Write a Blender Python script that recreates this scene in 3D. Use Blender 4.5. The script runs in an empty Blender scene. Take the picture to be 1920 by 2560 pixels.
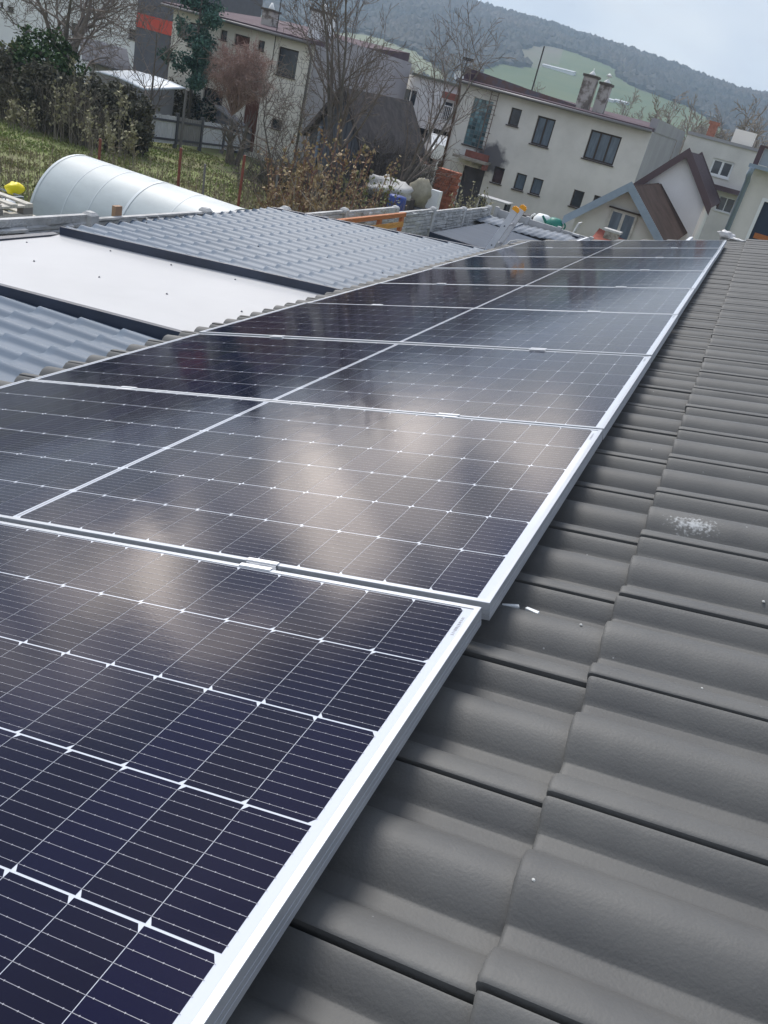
import bpy, math, random
import numpy as np
from mathutils import Matrix, Vector
random.seed(7); RNG = np.random.default_rng(7)
sc = bpy.context.scene
R = math.radians
# ------------------------------------------------------------------ camera (solved from the photograph)
F_PX, PW, PH = 2025.58, 1920.0, 2560.0
CW = np.array([0.15122, -1.199099, 0.756144])
RW = np.array([[0.88653065, 0.40266149, 0.22787524], [0.37992014, -0.35246366, -0.85523684], [-0.2640532, 0.84476807, -0.46544905]])          # world -> camera (x right, y down, z forward)
cam_d = bpy.data.cameras.new("camera"); cam = bpy.data.objects.new("camera", cam_d)
sc.collection.objects.link(cam); sc.camera = cam
cam_d.sensor_fit = 'VERTICAL'; cam_d.sensor_height = 24.0; cam_d.sensor_width = 18.0
cam_d.lens = 24.0 * F_PX / PH
cam_d.clip_start = 0.02; cam_d.clip_end = 6000
rt = RW.T
cam.matrix_world = Matrix(((rt[0][0], -rt[0][1], -rt[0][2], CW[0]), (rt[1][0], -rt[1][1], -rt[1][2], CW[1]),
                           (rt[2][0], -rt[2][1], -rt[2][2], CW[2]), (0, 0, 0, 1)))
# ------------------------------------------------------------------ world, sun, exposure
SUN = Vector((-0.50, 0.46, 0.86)).normalized()
w = bpy.data.worlds.new("World"); sc.world = w; w.use_nodes = True
nt = w.node_tree; N = nt.nodes; Lk = nt.links
for n_ in list(N): N.remove(n_)
out = N.new('ShaderNodeOutputWorld'); bg = N.new('ShaderNodeBackground'); Lk.new(bg.outputs[0], out.inputs[0])
sky = N.new('ShaderNodeTexSky'); sky.sky_type = 'NISHITA'; sky.sun_disc = False
sky.sun_elevation = math.asin(SUN.z); sky.sun_rotation = math.atan2(SUN.x, SUN.y)
sky.altitude = 300; sky.air_density = 1.0; sky.dust_density = 1.6; sky.ozone_density = 1.2
tc = N.new('ShaderNodeTexCoord'); sep = N.new('ShaderNodeSeparateXYZ'); Lk.new(tc.outputs['Generated'], sep.inputs[0])
ad = N.new('ShaderNodeMath'); ad.operation = 'ADD'; ad.inputs[1].default_value = 0.22; Lk.new(sep.outputs[2], ad.inputs[0])
mx = N.new('ShaderNodeMath'); mx.operation = 'MAXIMUM'; mx.inputs[1].default_value = 0.05; Lk.new(ad.outputs[0], mx.inputs[0])
dv = N.new('ShaderNodeVectorMath'); dv.operation = 'DIVIDE'; Lk.new(tc.outputs['Generated'], dv.inputs[0])
cmb = N.new('ShaderNodeCombineXYZ')
for i in range(2): Lk.new(mx.outputs[0], cmb.inputs[i])
cmb.inputs[2].default_value = 1.0
Lk.new(cmb.outputs[0], dv.inputs[1])
noi = N.new('ShaderNodeTexNoise'); noi.inputs['Scale'].default_value = 2.1; noi.inputs['Detail'].default_value = 6; noi.inputs['Roughness'].default_value = 0.52
noi.inputs['Distortion'].default_value = 0.35
Lk.new(dv.outputs[0], noi.inputs['Vector'])
ramp = N.new('ShaderNodeValToRGB'); ramp.color_ramp.elements[0].position = 0.43; ramp.color_ramp.elements[1].position = 0.62
ramp.color_ramp.elements[0].color = (0.22, 0.22, 0.22, 1); ramp.color_ramp.elements[1].color = (0.95, 0.95, 0.95, 1)
Lk.new(noi.outputs['Fac'], ramp.inputs[0])
mix = N.new('ShaderNodeMix'); mix.data_type = 'RGBA'; veil = N.new('ShaderNodeMapRange'); veil.interpolation_type = 'SMOOTHSTEP'; veil.inputs['From Min'].default_value = 0.22; veil.inputs['From Max'].default_value = 0.42; veil.inputs['To Min'].default_value = 0.9; veil.inputs['To Max'].default_value = 0.0
Lk.new(sep.outputs[2], veil.inputs[0])
vmx = N.new('ShaderNodeMath'); vmx.operation = 'MAXIMUM'; Lk.new(ramp.outputs[0], vmx.inputs[0]); Lk.new(veil.outputs[0], vmx.inputs[1]); Lk.new(vmx.outputs[0], mix.inputs[0])
Lk.new(sky.outputs[0], mix.inputs[6])
# overcast brightens towards the zenith
br = N.new('ShaderNodeMapRange'); br.inputs['From Min'].default_value = 0.0; br.inputs['From Max'].default_value = 1.0; br.inputs['To Min'].default_value = 0.95; br.inputs['To Max'].default_value = 1.45
Lk.new(sep.outputs[2], br.inputs[0])
n3w = N.new('ShaderNodeTexNoise'); n3w.inputs['Scale'].default_value = 1.7; n3w.inputs['Detail'].default_value = 5
mpw = N.new('ShaderNodeMapping'); mpw.inputs['Scale'].default_value = (1.0, .45, 1.0); mpw.inputs['Rotation'].default_value = (0, 0, R(35)); Lk.new(dv.outputs[0], mpw.inputs[0]); Lk.new(mpw.outputs[0], n3w.inputs['Vector'])
bw = N.new('ShaderNodeMapRange'); bw.inputs['From Min'].default_value = .35; bw.inputs['From Max'].default_value = .65; bw.inputs['To Min'].default_value = 0; bw.inputs['To Max'].default_value = 1; Lk.new(n3w.outputs['Fac'], bw.inputs[0])
cmx = N.new('ShaderNodeMix'); cmx.data_type = 'RGBA'; Lk.new(bw.outputs[0], cmx.inputs[0]); cmx.inputs[6].default_value = (3.5, 3.85, 4.45, 1); cmx.inputs[7].default_value = (4.6, 4.8, 5.05, 1)
cc = N.new('ShaderNodeVectorMath'); cc.operation = 'SCALE'; Lk.new(cmx.outputs[2], cc.inputs[0]); Lk.new(br.outputs[0], cc.inputs['Scale'])
Lk.new(cc.outputs[0], mix.inputs[7])
# warm thin cloud around the low winter sun, ahead and to the left
GD = Vector((math.sin(R(-37)) * math.cos(R(14)), math.cos(R(-37)) * math.cos(R(14)), math.sin(R(14))))
sub = N.new('ShaderNodeVectorMath'); sub.operation = 'SUBTRACT'; sub.inputs[1].default_value = GD; Lk.new(tc.outputs['Generated'], sub.inputs[0])
msc = N.new('ShaderNodeVectorMath'); msc.operation = 'MULTIPLY'; msc.inputs[1].default_value = (1.0, 1.0, 2.9); Lk.new(sub.outputs[0], msc.inputs[0])
gl = N.new('ShaderNodeVectorMath'); gl.operation = 'LENGTH'; Lk.new(msc.outputs[0], gl.inputs[0])
gm_ = N.new('ShaderNodeMapRange'); gm_.interpolation_type = 'SMOOTHSTEP'; gm_.inputs['From Min'].default_value = 0.10; gm_.inputs['From Max'].default_value = 0.50; gm_.inputs['To Min'].default_value = 1; gm_.inputs['To Max'].default_value = 0; Lk.new(gl.outputs['Value'], gm_.inputs[0])
n2w = N.new('ShaderNodeTexNoise'); n2w.inputs['Scale'].default_value = 4.6; n2w.inputs['Detail'].default_value = 1.5; n2w.inputs['Distortion'].default_value = .5; mp2 = N.new('ShaderNodeMapping'); mp2.inputs['Scale'].default_value = (1.5, 1.5, .75); mp2.inputs['Location'].default_value = (.35, .1, .2); Lk.new(tc.outputs['Generated'], mp2.inputs[0]); Lk.new(mp2.outputs[0], n2w.inputs['Vector'])
r2 = N.new('ShaderNodeMapRange'); r2.interpolation_type = 'SMOOTHSTEP'; r2.inputs['From Min'].default_value = 0.31; r2.inputs['From Max'].default_value = 0.66; Lk.new(n2w.outputs['Fac'], r2.inputs[0])
gmul = N.new('ShaderNodeMath'); gmul.operation = 'MULTIPLY'; Lk.new(gm_.outputs[0], gmul.inputs[0]); Lk.new(r2.outputs[0], gmul.inputs[1])
gc = N.new('ShaderNodeVectorMath'); gc.operation = 'SCALE'; gc.inputs[0].default_value = (42, 36.5, 31.5); Lk.new(gmul.outputs[0], gc.inputs['Scale'])
gadd = N.new('ShaderNodeVectorMath'); gadd.operation = 'ADD'; Lk.new(mix.outputs[2], gadd.inputs[0]); Lk.new(gc.outputs[0], gadd.inputs[1])
Lk.new(gadd.outputs[0], bg.inputs[0]); bg.inputs[1].default_value = 0.10
sl = bpy.data.lights.new("sun", 'SUN'); so = bpy.data.objects.new("sun", sl); sc.collection.objects.link(so)
sl.energy = 1.95; sl.angle = R(20); sl.color = (1.0, 0.965, 0.92)
so.rotation_euler = SUN.to_track_quat('Z', 'Y').to_euler()
sc.view_settings.view_transform = 'Standard'; sc.view_settings.look = 'None'
sc.view_settings.exposure = 0.80; sc.view_settings.gamma = 1.0
sc.cycles.max_bounces = 6; sc.cycles.volume_bounces = 1
# ------------------------------------------------------------------ pixel -> point on a real plane
def ray(x, y):
    d = RW.T @ np.array([(x - PW / 2) / F_PX, (y - PH / 2) / F_PX, 1.0]); return d / np.linalg.norm(d)
def onplane(x, y, n, c):
    d = ray(x, y); n = np.array(n, float); return CW + d * ((c - n @ CW) / (n @ d))
def atX(x, y, v): return onplane(x, y, (1, 0, 0), v)
def atY(x, y, v): return onplane(x, y, (0, 1, 0), v)
def atZ(x, y, v): return onplane(x, y, (0, 0, 1), v)
def gz(Y): return -3.1 - 0.045 * (min(max(Y, 0.0), 52.0) - 4)      # the ground falls gently away from us
def G(x, y): return onplane(x, y, (0, .045, 1), -3.1 + .18)
TH = R(16.2); RV = np.array([math.cos(TH), 0, math.sin(TH)]); RN = np.array([-math.sin(TH), 0, math.cos(TH)])
RU = np.array([0., 1., 0.])
def roof(v, u, n): return RV * v + RU * u + RN * n
ROOFM = Matrix(((RV[0], 0, RN[0], 0), (0, 1, 0, 0), (RV[2], 0, RN[2], 0), (0, 0, 0, 1)))
LT = R(6.2); LZ0 = -1.30                                        # lean-to roof plane through X=-5.7
def lean(X, dz=0.0): return LZ0 + math.tan(LT) * (X + 5.7) + dz
# ------------------------------------------------------------------ materials
MATS = {}
def mat(name, col, rough=0.7, var=0.0, scale=4.0, bump=0.0, bscale=40.0, metal=0.0, spec=0.4, col2=None, detail=6, island=0.0,
        stretch=None, coat=0.0, coatr=0.1, lo=0.35, hi=0.65, trans=0.0, sss=0.0):
    if name in MATS: return MATS[name]
    m = bpy.data.materials.new(name); m.use_nodes = True; t = m.node_tree; b = t.nodes['Principled BSDF']
    b.inputs['Base Color'].default_value = (*col, 1); b.inputs['Roughness'].default_value = rough
    b.inputs['Metallic'].default_value = metal; b.inputs['Specular IOR Level'].default_value = spec
    b.inputs['Coat Weight'].default_value = coat; b.inputs['Coat Roughness'].default_value = coatr
    if trans: b.inputs['Transmission Weight'].default_value = trans
    co = t.nodes.new('ShaderNodeTexCoord'); vec = co.outputs['Object']
    if stretch:
        mp = t.nodes.new('ShaderNodeMapping'); mp.inputs['Scale'].default_value = stretch; t.links.new(vec, mp.inputs[0]); vec = mp.outputs[0]
    last = None
    c2 = col2 if col2 else tuple(max(0, c * (1 - var)) for c in col)
    if var or col2:
        n1 = t.nodes.new('ShaderNodeTexNoise'); n1.inputs['Scale'].default_value = scale; n1.inputs['Detail'].default_value = detail
        n1.inputs['Roughness'].default_value = 0.6
        t.links.new(vec, n1.inputs['Vector'])
        r = t.nodes.new('ShaderNodeValToRGB'); r.color_ramp.elements[0].position = lo; r.color_ramp.elements[1].position = hi
        r.color_ramp.elements[0].color = (*c2, 1)
        r.color_ramp.elements[1].color = (*(col if col2 else tuple(min(1, c * (1 + var * .5)) for c in col)), 1)
        t.links.new(n1.outputs['Fac'], r.inputs[0]); last = r.outputs[0]
    if island:
        g = t.nodes.new('ShaderNodeNewGeometry'); mr = t.nodes.new('ShaderNodeMapRange')
        mr.inputs['To Min'].default_value = 1 - island; mr.inputs['To Max'].default_value = 1 + island
        t.links.new(g.outputs['Random Per Island'], mr.inputs[0])
        mm = t.nodes.new('ShaderNodeMix'); mm.data_type = 'RGBA'; mm.blend_type = 'MULTIPLY'; mm.inputs[0].default_value = 1
        if last: t.links.new(last, mm.inputs[6])
        else: mm.inputs[6].default_value = (*col, 1)
        t.links.new(mr.outputs[0], mm.inputs[7]); last = mm.outputs[2]
    if last: t.links.new(last, b.inputs['Base Color'])
    if bump:
        n2 = t.nodes.new('ShaderNodeTexNoise'); n2.inputs['Scale'].default_value = bscale; n2.inputs['Detail'].default_value = 5
        t.links.new(vec, n2.inputs['Vector'])
        bp = t.nodes.new('ShaderNodeBump'); bp.inputs['Strength'].default_value = bump; bp.inputs['Distance'].default_value = 0.01
        t.links.new(n2.outputs['Fac'], bp.inputs['Height']); t.links.new(bp.outputs[0], b.inputs['Normal'])
    MATS[name] = m; return m
# ------------------------------------------------------------------ mesh builder
class MB:
    def __init__(s): s.v = []; s.f = []; s.m = []; s.mi = 0
    def add(s, vs, fs):
        o = len(s.v); s.v.extend([tuple(map(float, p)) for p in vs])
        for f in fs: s.f.append(tuple(i + o for i in f)); s.m.append(s.mi)
        return s
    def quad(s, a, b, c, d): return s.add([a, b, c, d], [(0, 1, 2, 3)])
    def box(s, a, b):
        x0, y0, z0 = a; x1, y1, z1 = b
        x0, x1 = min(x0, x1), max(x0, x1); y0, y1 = min(y0, y1), max(y0, y1); z0, z1 = min(z0, z1), max(z0, z1)
        return s.add([(x0, y0, z0), (x1, y0, z0), (x1, y1, z0), (x0, y1, z0), (x0, y0, z1), (x1, y0, z1), (x1, y1, z1), (x0, y1, z1)],
                     [(3, 2, 1, 0), (4, 5, 6, 7), (0, 1, 5, 4), (1, 2, 6, 5), (2, 3, 7, 6), (3, 0, 4, 7)])
    def hexa(s, bot, top):
        return s.add(list(bot) + list(top), [(3, 2, 1, 0), (4, 5, 6, 7), (0, 1, 5, 4), (1, 2, 6, 5), (2, 3, 7, 6), (3, 0, 4, 7)])
    def beam(s, a, b, w_, h_, up=(0, 0, 1)):
        a = Vector(a); b = Vector(b); d = (b - a).normalized(); up = Vector(up)
        r = d.cross(up)
        if r.length < 1e-4: r = d.cross(Vector((1, 0, 0)))
        r.normalize(); u = r.cross(d); r = r * (w_ / 2); u = u * (h_ / 2)
        return s.hexa([a - r - u, a + r - u, b + r - u, b - r - u], [a - r + u, a + r + u, b + r + u, b - r + u])
    def tube(s, pts, rad, sides=6, cap=True):
        pts = [Vector(p) for p in pts]; n = len(pts)
        if not hasattr(rad, '__len__'): rad = [rad] * n
        vs = []; fs = []
        for i, p in enumerate(pts):
            d = (pts[min(i + 1, n - 1)] - pts[max(i - 1, 0)]).normalized()
            r = d.cross(Vector((0.13, 0.21, 0.97)))
            if r.length < 1e-3: r = d.cross(Vector((1, 0, 0)))
            r.normalize(); u = d.cross(r)
            for k in range(sides):
                a = 2 * math.pi * k / sides; vs.append(p + (r * math.cos(a) + u * math.sin(a)) * rad[i])
        for i in range(n - 1):
            for k in range(sides):
                k2 = (k + 1) % sides
                fs.append((i * sides + k, i * sides + k2, (i + 1) * sides + k2, (i + 1) * sides + k))
        if cap: fs.append(tuple(range(sides - 1, -1, -1))); fs.append(tuple(range((n - 1) * sides, n * sides)))
        return s.add(vs, fs)
    def lathe(s, base, prof, sides=16, axis=(0, 0, 1)):
        base = Vector(base); ax = Vector(axis).normalized(); q = Vector((0, 0, 1)).rotation_difference(ax); vs = []; fs = []
        for r_, h_ in prof:
            for k in range(sides):
                a = 2 * math.pi * k / sides; vs.append(base + q @ Vector((r_ * math.cos(a), r_ * math.sin(a), h_)))
        for i in range(len(prof) - 1):
            for k in range(sides):
                k2 = (k + 1) % sides; fs.append((i * sides + k, i * sides + k2, (i + 1) * sides + k2, (i + 1) * sides + k))
        fs.append(tuple(range(sides - 1, -1, -1))); fs.append(tuple(range((len(prof) - 1) * sides, len(prof) * sides)))
        return s.add(vs, fs)
    def build(s, name, mats, parent=None, smooth=False, local=False):
        me = bpy.data.meshes.new(name)
        off = Vector((0, 0, 0)) if (parent is None or local) else parent['_w'] if False else WLOC.get(parent.name, Vector((0, 0, 0)))
        if local: off = Vector((0, 0, 0))
        vs = [(p[0] - off.x, p[1] - off.y, p[2] - off.z) for p in s.v]
        me.from_pydata(vs, [], s.f); me.validate(clean_customdata=False)
        if not isinstance(mats, (list, tuple)): mats = [mats]
        for m_ in mats: me.materials.append(m_)
        if len(mats) > 1 and len(me.polygons) == len(s.m): me.polygons.foreach_set('material_index', s.m)
        if smooth: me.polygons.foreach_set('use_smooth', [True] * len(me.polygons))
        me.update()
        o = bpy.data.objects.new(name, me); sc.collection.objects.link(o)
        WLOC[o.name] = off.copy()
        if parent is not None: o.parent = parent
        return o
WLOC = {}
def thing(name, label, cat, loc=(0, 0, 0), group=None, M=None):
    o = bpy.data.objects.new(name, None); sc.collection.objects.link(o); o.empty_display_size = .2
    if M is not None: o.matrix_world = M
    else: o.location = loc
    WLOC[o.name] = Vector(loc)
    o['label'] = label; o['category'] = cat
    if group: o['group'] = group
    return o
def tag(o, label=None, cat=None, group=None, kind=None):
    if label: o['label'] = label
    if cat: o['category'] = cat
    if group: o['group'] = group
    if kind: o['kind'] = kind
    return o
def copy_tree(o, parent=None):
    c = o.copy(); sc.collection.objects.link(c)
    if parent is not None: c.parent = parent; c.matrix_parent_inverse = o.matrix_parent_inverse.copy()
    for ch in [x for x in bpy.data.objects if x.parent == o]: copy_tree(ch, c)
    return c
# ================================================================== SETTING
M_ground = mat('field_grass', (0.17, 0.20, 0.065), 0.95, col2=(0.15, 0.14, 0.07), scale=1.1, bump=.6, bscale=14, lo=.38, hi=.6, detail=9)
xs = np.concatenate([np.linspace(-900, -60, 22), np.linspace(-50, 20, 36), np.linspace(40, 900, 18)])
ys = np.concatenate([np.linspace(-40, 60, 51), np.linspace(75, 420, 16)])
mb = MB(); vs = []
def far_z(x, y):
    z = gz(y)
    if y > 60: z -= 0.0
    return z
for y in ys:
    for x in xs: vs.append((x, y, far_z(x, y)))
nx = len(xs)
mb.add(vs, [(j * nx + i, j * nx + i + 1, (j + 1) * nx + i + 1, (j + 1) * nx + i) for j in range(len(ys) - 1) for i in range(nx - 1)])
tag(mb.build('ground', M_ground), kind='structure')
# hill: a real ridge about a kilometre away, rising from the valley floor
ridge = [(-900, -520), (-400, -345), (0, -215), (500, -120), (800, -66), (1000, -30), (1147, 2), (1247, 33), (1324, 54), (1363, 64), (1455, 95), (1569, 131), (1666, 164),
         (1762, 201), (1839, 231), (1920, 246), (2000, 255), (2200, 300), (2700, 440), (3300, 600)]
rx = [a for a, b in ridge]; ry = [b for a, b in ridge]
def hill_pt(px, t, jit=0.0):                                        # t: 0 foot of the slope, 1 ridge; >1 falling away behind
    D = 1150.0; top = onplane(px, np.interp(px, rx, ry), (0, 1, 0), D); top[2] = min(top[2], 104.0)
    foot_y = 420.0
    ft = np.array([top[0] * foot_y / D, foot_y, -5.3])
    Y = foot_y + (D - foot_y) * t
    s = t * t * (3 - 2 * t) if t <= 1 else 1 - (t - 1) * .9
    s = 0.45 * min(t, 1) + 0.55 * s if t <= 1 else s
    X = ft[0] + (top[0] - ft[0]) * t
    # height chosen so the ridge reaches its height at t=1
    return np.array([X, Y, ft[2] + (top[2] - ft[2]) * s + jit])
pxs = np.arange(-500, 2701, 20); tt = np.linspace(0, 1.2, 49)
V = [hill_pt(p, t) for t in tt for p in pxs]
mb = MB(); nx = len(pxs)
def proj(P):
    Y_ = RW @ (np.asarray(P) - CW); return PW / 2 + F_PX * Y_[0] / Y_[2], PH / 2 + F_PX * Y_[1] / Y_[2]
def pt_in(poly, x, y):
    c = False; j = len(poly) - 1
    for i in range(len(poly)):
        if (poly[i][1] > y) != (poly[j][1] > y) and x < (poly[j][0] - poly[i][0]) * (y - poly[i][1]) / (poly[j][1] - poly[i][1]) + poly[i][0]: c = not c
        j = i
    return c
# outlines of the meadows as they lie on the slope
FIELD_G = [(1400, 121), (1431, 130), (1490, 152), (1531, 166), (1540, 178), (1544, 193), (1570, 210), (1612, 228), (1720, 266), (1830, 334), (1700, 420), (1150, 330), (1200, 175), (1247, 158), (1330, 172), (1378, 170), (1400, 150)]
FIELD_T = [(1290, 128), (1325, 116), (1360, 112), (1400, 121), (1410, 150), (1378, 172), (1330, 174), (1300, 150)]
FIELD_P = [(480, -40), (560, 5), (700, 52), (770, 72), (930, 88), (1040, 130), (1160, 215), (1000, 200), (700, 110), (300, 30)]
F2 = []; MI = []
for j in range(len(tt) - 1):
    for i in range(nx - 1):
        F2.append((j * nx + i, j * nx + i + 1, (j + 1) * nx + i + 1, (j + 1) * nx + i))
        c = (V[F2[-1][0]] + V[F2[-1][2]]) / 2; x, y = proj(c)
        MI.append(1 if pt_in(FIELD_G, x, y) else 2 if pt_in(FIELD_T, x, y) else 3 if pt_in(FIELD_P, x, y) else 0)
mb.add(V, F2); mb.m = MI
M_wood = mat('woodland_floor', (0.055, 0.05, 0.04), 1, var=.3, scale=.02)
M_mead = mat('meadow_green', (0.045, 0.082, 0.024), 1, col2=(0.085, 0.108, 0.034), scale=.012)
M_tan = mat('meadow_tan', (0.12, 0.105, 0.07), 1, col2=(0.09, 0.10, 0.05), scale=.02)
M_pale = mat('meadow_pale', (0.17, 0.18, 0.10), 1, var=.15, scale=.02)
tag(mb.build('hill', [M_wood, M_mead, M_tan, M_pale], smooth=True), kind='structure')
def farm(label, px0, py0, px1, py1, h):
    best = min((abs(proj(hill_pt((px0 + px1) / 2, t))[1] - (py0 + py1) / 2), t) for t in np.linspace(0.02, .98, 200))[1]
    a = hill_pt(px0, best); b = hill_pt(px1, best); z = max(a[2], b[2]) + .5
    t_ = thing('farm_building', label, 'farm building', tuple(a), 'farm buildings on the hillside'); mb = MB()
    h *= .45; mb.box((a[0], a[1], a[2] - 6), (b[0], a[1] + 8, z + h)); mb.build('wall', mat('farm_white', (.75, .75, .74), .8), t_)
    mb = MB(); mb.hexa([(a[0] - .5, a[1] - .8, z + h), (b[0] + .5, a[1] - .8, z + h), (b[0] + .5, a[1] + 8.5, z + h), (a[0] - .5, a[1] + 8.5, z + h)], [(a[0] - .5, a[1] + 3.5, z + h + .8), (b[0] + .5, a[1] + 3.5, z + h + .8), (b[0] + .5, a[1] + 4.5, z + h + .8), (a[0] - .5, a[1] + 4.5, z + h + .8)]); mb.build('roof', mat('farm_roof', (.45, .46, .48), .7), t_)
farm('long white farm building on the green hillside above the chimneys', 1382, 172, 1460, 182, 1.6)
farm('short white farm building on the hillside right of the chimneys', 1548, 250, 1572, 256, 1.5)
farm('white farm building lowest on the hillside, before the valley trees', 1576, 256, 1606, 262, 1.5)
# woodland on the hill: crowns too many to count, one mass
mb = MB()
ico = [(0, 0, 1), (.89, 0, .45), (.28, .85, .45), (-.72, .53, .45), (-.72, -.53, .45), (.28, -.85, .45)]
icf = [(0, 1, 2), (0, 2, 3), (0, 3, 4), (0, 4, 5), (0, 5, 1)]
cnt = 0; vs = []; fs = []; mi = []
for k in range(38000):
    p = random.uniform(-350, 2150); t = random.random() ** .8 * 1.06
    P = hill_pt(p, t); x, y = proj(P)
    if pt_in(FIELD_G, x, y) or pt_in(FIELD_T, x, y) or pt_in(FIELD_P, x, y): continue
    if t < .12 and random.random() < .5: continue
    s = random.uniform(3.2, 6.2); h = random.uniform(.7, 1.35)
    o = len(vs)
    for (a, b, c) in ico:
        vs.append((P[0] + a * s * random.uniform(.7, 1.2), P[1] + b * s * random.uniform(.7, 1.2), P[2] + c * s * h))
    for i in range(5):
        a = ico[i + 1]; vs.append((P[0] + a[0] * s * .6, P[1] + a[1] * s * .6, P[2] - 2))
    fs += [tuple(i + o for i in f) for f in icf] + [(o + 1 + i, o + 6 + i, o + 6 + (i + 1) % 5, o + 1 + (i + 1) % 5) for i in range(5)]
mb.v = vs; mb.f = fs; mb.m = [0] * len(fs)
M_forest = mat('forest_crowns', (0.075, 0.062, 0.05), 1, col2=(0.03, 0.036, 0.034), scale=.01, island=.35)
tag(mb.build('forest', M_forest), 'winter grey woodland covering the hill behind the village', 'woodland', kind='stuff')
# ================================================================== OUR ROOF (concrete tiles)
M_tile = mat('tile_concrete', (0.114, 0.113, 0.108), 0.58, col2=(0.088, 0.088, 0.087), scale=5.5, detail=10, bump=.10, bscale=240, spec=.35, island=.045)
def tile_extra(m):                        # pale specks of lime and one chalky scrape on a tile
    t = m.node_tree; b = t.nodes['Principled BSDF']; src = b.inputs['Base Color'].links[0].from_socket
    co = t.nodes.new('ShaderNodeTexCoord')
    vor = t.nodes.new('ShaderNodeTexVoronoi'); vor.inputs['Scale'].default_value = 26; t.links.new(co.outputs['Object'], vor.inputs['Vector'])
    n3 = t.nodes.new('ShaderNodeTexNoise'); n3.inputs['Scale'].default_value = 5; t.links.new(co.outputs['Object'], n3.inputs['Vector'])
    ms = t.nodes.new('ShaderNodeMath'); ms.operation = 'MULTIPLY'; ms.inputs[1].default_value = .11; t.links.new(n3.outputs['Fac'], ms.inputs[0])
    lt = t.nodes.new('ShaderNodeMath'); lt.operation = 'LESS_THAN'
    sb = t.nodes.new('ShaderNodeMath'); sb.operation = 'SUBTRACT'; sb.inputs[1].default_value = .018; t.links.new(ms.outputs[0], sb.inputs[0])
    t.links.new(vor.outputs['Distance'], lt.inputs[0]); t.links.new(sb.outputs[0], lt.inputs[1])
    wn = t.nodes.new('ShaderNodeMath'); wn.operation = 'MULTIPLY'; wn.inputs[1].default_value = .45
    sp2 = t.nodes.new('ShaderNodeSeparateColor'); t.links.new(vor.outputs['Color'], sp2.inputs[0])
    gt = t.nodes.new('ShaderNodeMath'); gt.operation = 'GREATER_THAN'; gt.inputs[1].default_value = .74; t.links.new(sp2.outputs[0], gt.inputs[0])
    m2 = t.nodes.new('ShaderNodeMath'); m2.operation = 'MULTIPLY'; t.links.new(lt.outputs[0], m2.inputs[0]); t.links.new(gt.outputs[0], m2.inputs[1])
    t.links.new(m2.outputs[0], wn.inputs[0])
    # scrape
    c = roof(.29, .715, -.1) - np.array([0, 4, -3.1])
    mp = t.nodes.new('ShaderNodeMapping'); mp.vector_type = 'TEXTURE'
    mp.inputs['Location'].default_value = tuple(c); mp.inputs['Scale'].default_value = (.055, .022, .2); t.links.new(co.outputs['Object'], mp.inputs[0])
    ln = t.nodes.new('ShaderNodeVectorMath'); ln.operation = 'LENGTH'; t.links.new(mp.outputs[0], ln.inputs[0])
    n4 = t.nodes.new('ShaderNodeTexNoise'); n4.inputs['Scale'].default_value = 130; n4.inputs['Detail'].default_value = 5; t.links.new(co.outputs['Object'], n4.inputs['Vector'])
    a1 = t.nodes.new('ShaderNodeMath'); a1.operation = 'MULTIPLY_ADD'; a1.inputs[1].default_value = 3.2; a1.inputs[2].default_value = -1.55; t.links.new(n4.outputs['Fac'], a1.inputs[0])
    a2 = t.nodes.new('ShaderNodeMath'); a2.operation = 'SUBTRACT'; t.links.new(a1.outputs[0], a2.inputs[0])
    a3 = t.nodes.new('ShaderNodeMath'); a3.operation = 'MULTIPLY_ADD'; a3.inputs[1].default_value = .9; a3.inputs[2].default_value = -.75; t.links.new(ln.outputs['Value'], a3.inputs[0])
    t.links.new(a3.outputs[0], a2.inputs[1])
    a4 = t.nodes.new('ShaderNodeMath'); a4.operation = 'MULTIPLY'; a4.use_clamp = True; a4.inputs[1].default_value = 1.2; t.links.new(a2.outputs[0], a4.inputs[0])
    a5 = t.nodes.new('ShaderNodeMath'); a5.operation = 'LESS_THAN'; a5.inputs[1].default_value = 1.6; t.links.new(ln.outputs['Value'], a5.inputs[0])
    a6 = t.nodes.new('ShaderNodeMath'); a6.operation = 'MULTIPLY'; t.links.new(a4.outputs[0], a6.inputs[0]); t.links.new(a5.outputs[0], a6.inputs[1])
    a7 = t.nodes.new('ShaderNodeMath'); a7.operation = 'MULTIPLY'; a7.inputs[1].default_value = 1.0; t.links.new(a6.outputs[0], a7.inputs[0])
    mxx = t.nodes.new('ShaderNodeMath'); mxx.operation = 'MAXIMUM'; t.links.new(a7.outputs[0], mxx.inputs[0]); t.links.new(wn.outputs[0], mxx.inputs[1])
    mc = t.nodes.new('ShaderNodeMix'); mc.data_type = 'RGBA'; t.links.new(mxx.outputs[0], mc.inputs[0]); t.links.new(src, mc.inputs[6])
    mc.inputs[7].default_value = (.42, .43, .43, 1); t.links.new(mc.outputs[2], b.inputs['Base Color'])
tile_extra(M_tile)
TP = 0.303; TU0 = -0.637; EXPO = 0.3185; V0 = 0.186; NB = -0.128; ROLL = 0.037
def tile_h(s):                            # height over the valley at distance s past the interlock line
    def rollf(d, hw=.060):
        return ROLL * ((1 - (d / hw) ** 2) ** .95 if abs(d) < hw else 0)
    return max(rollf(s - .020), rollf(s - .020 - TP), rollf(s - .020 - TP / 2)) + (0.0)
house = thing('tiled_roof_building', 'long low building whose dark grey concrete tile roof carries the solar panels', 'building', (0, 4, -3.1))
mb = MB()
S_ = [0.0062, .008, .013, .020, .027, .034, .042, .050, .058, .066, .073, .0785, .0815, .088, .105, .1105, .1125, .118, .125, .133, .142, .152, .162, .1715, .181, .191, .200, .209, .217, .224, .229, .2325, .239, .256, .2615, .2635, .269, .275, .282, .290, .2975, .3015]
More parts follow.
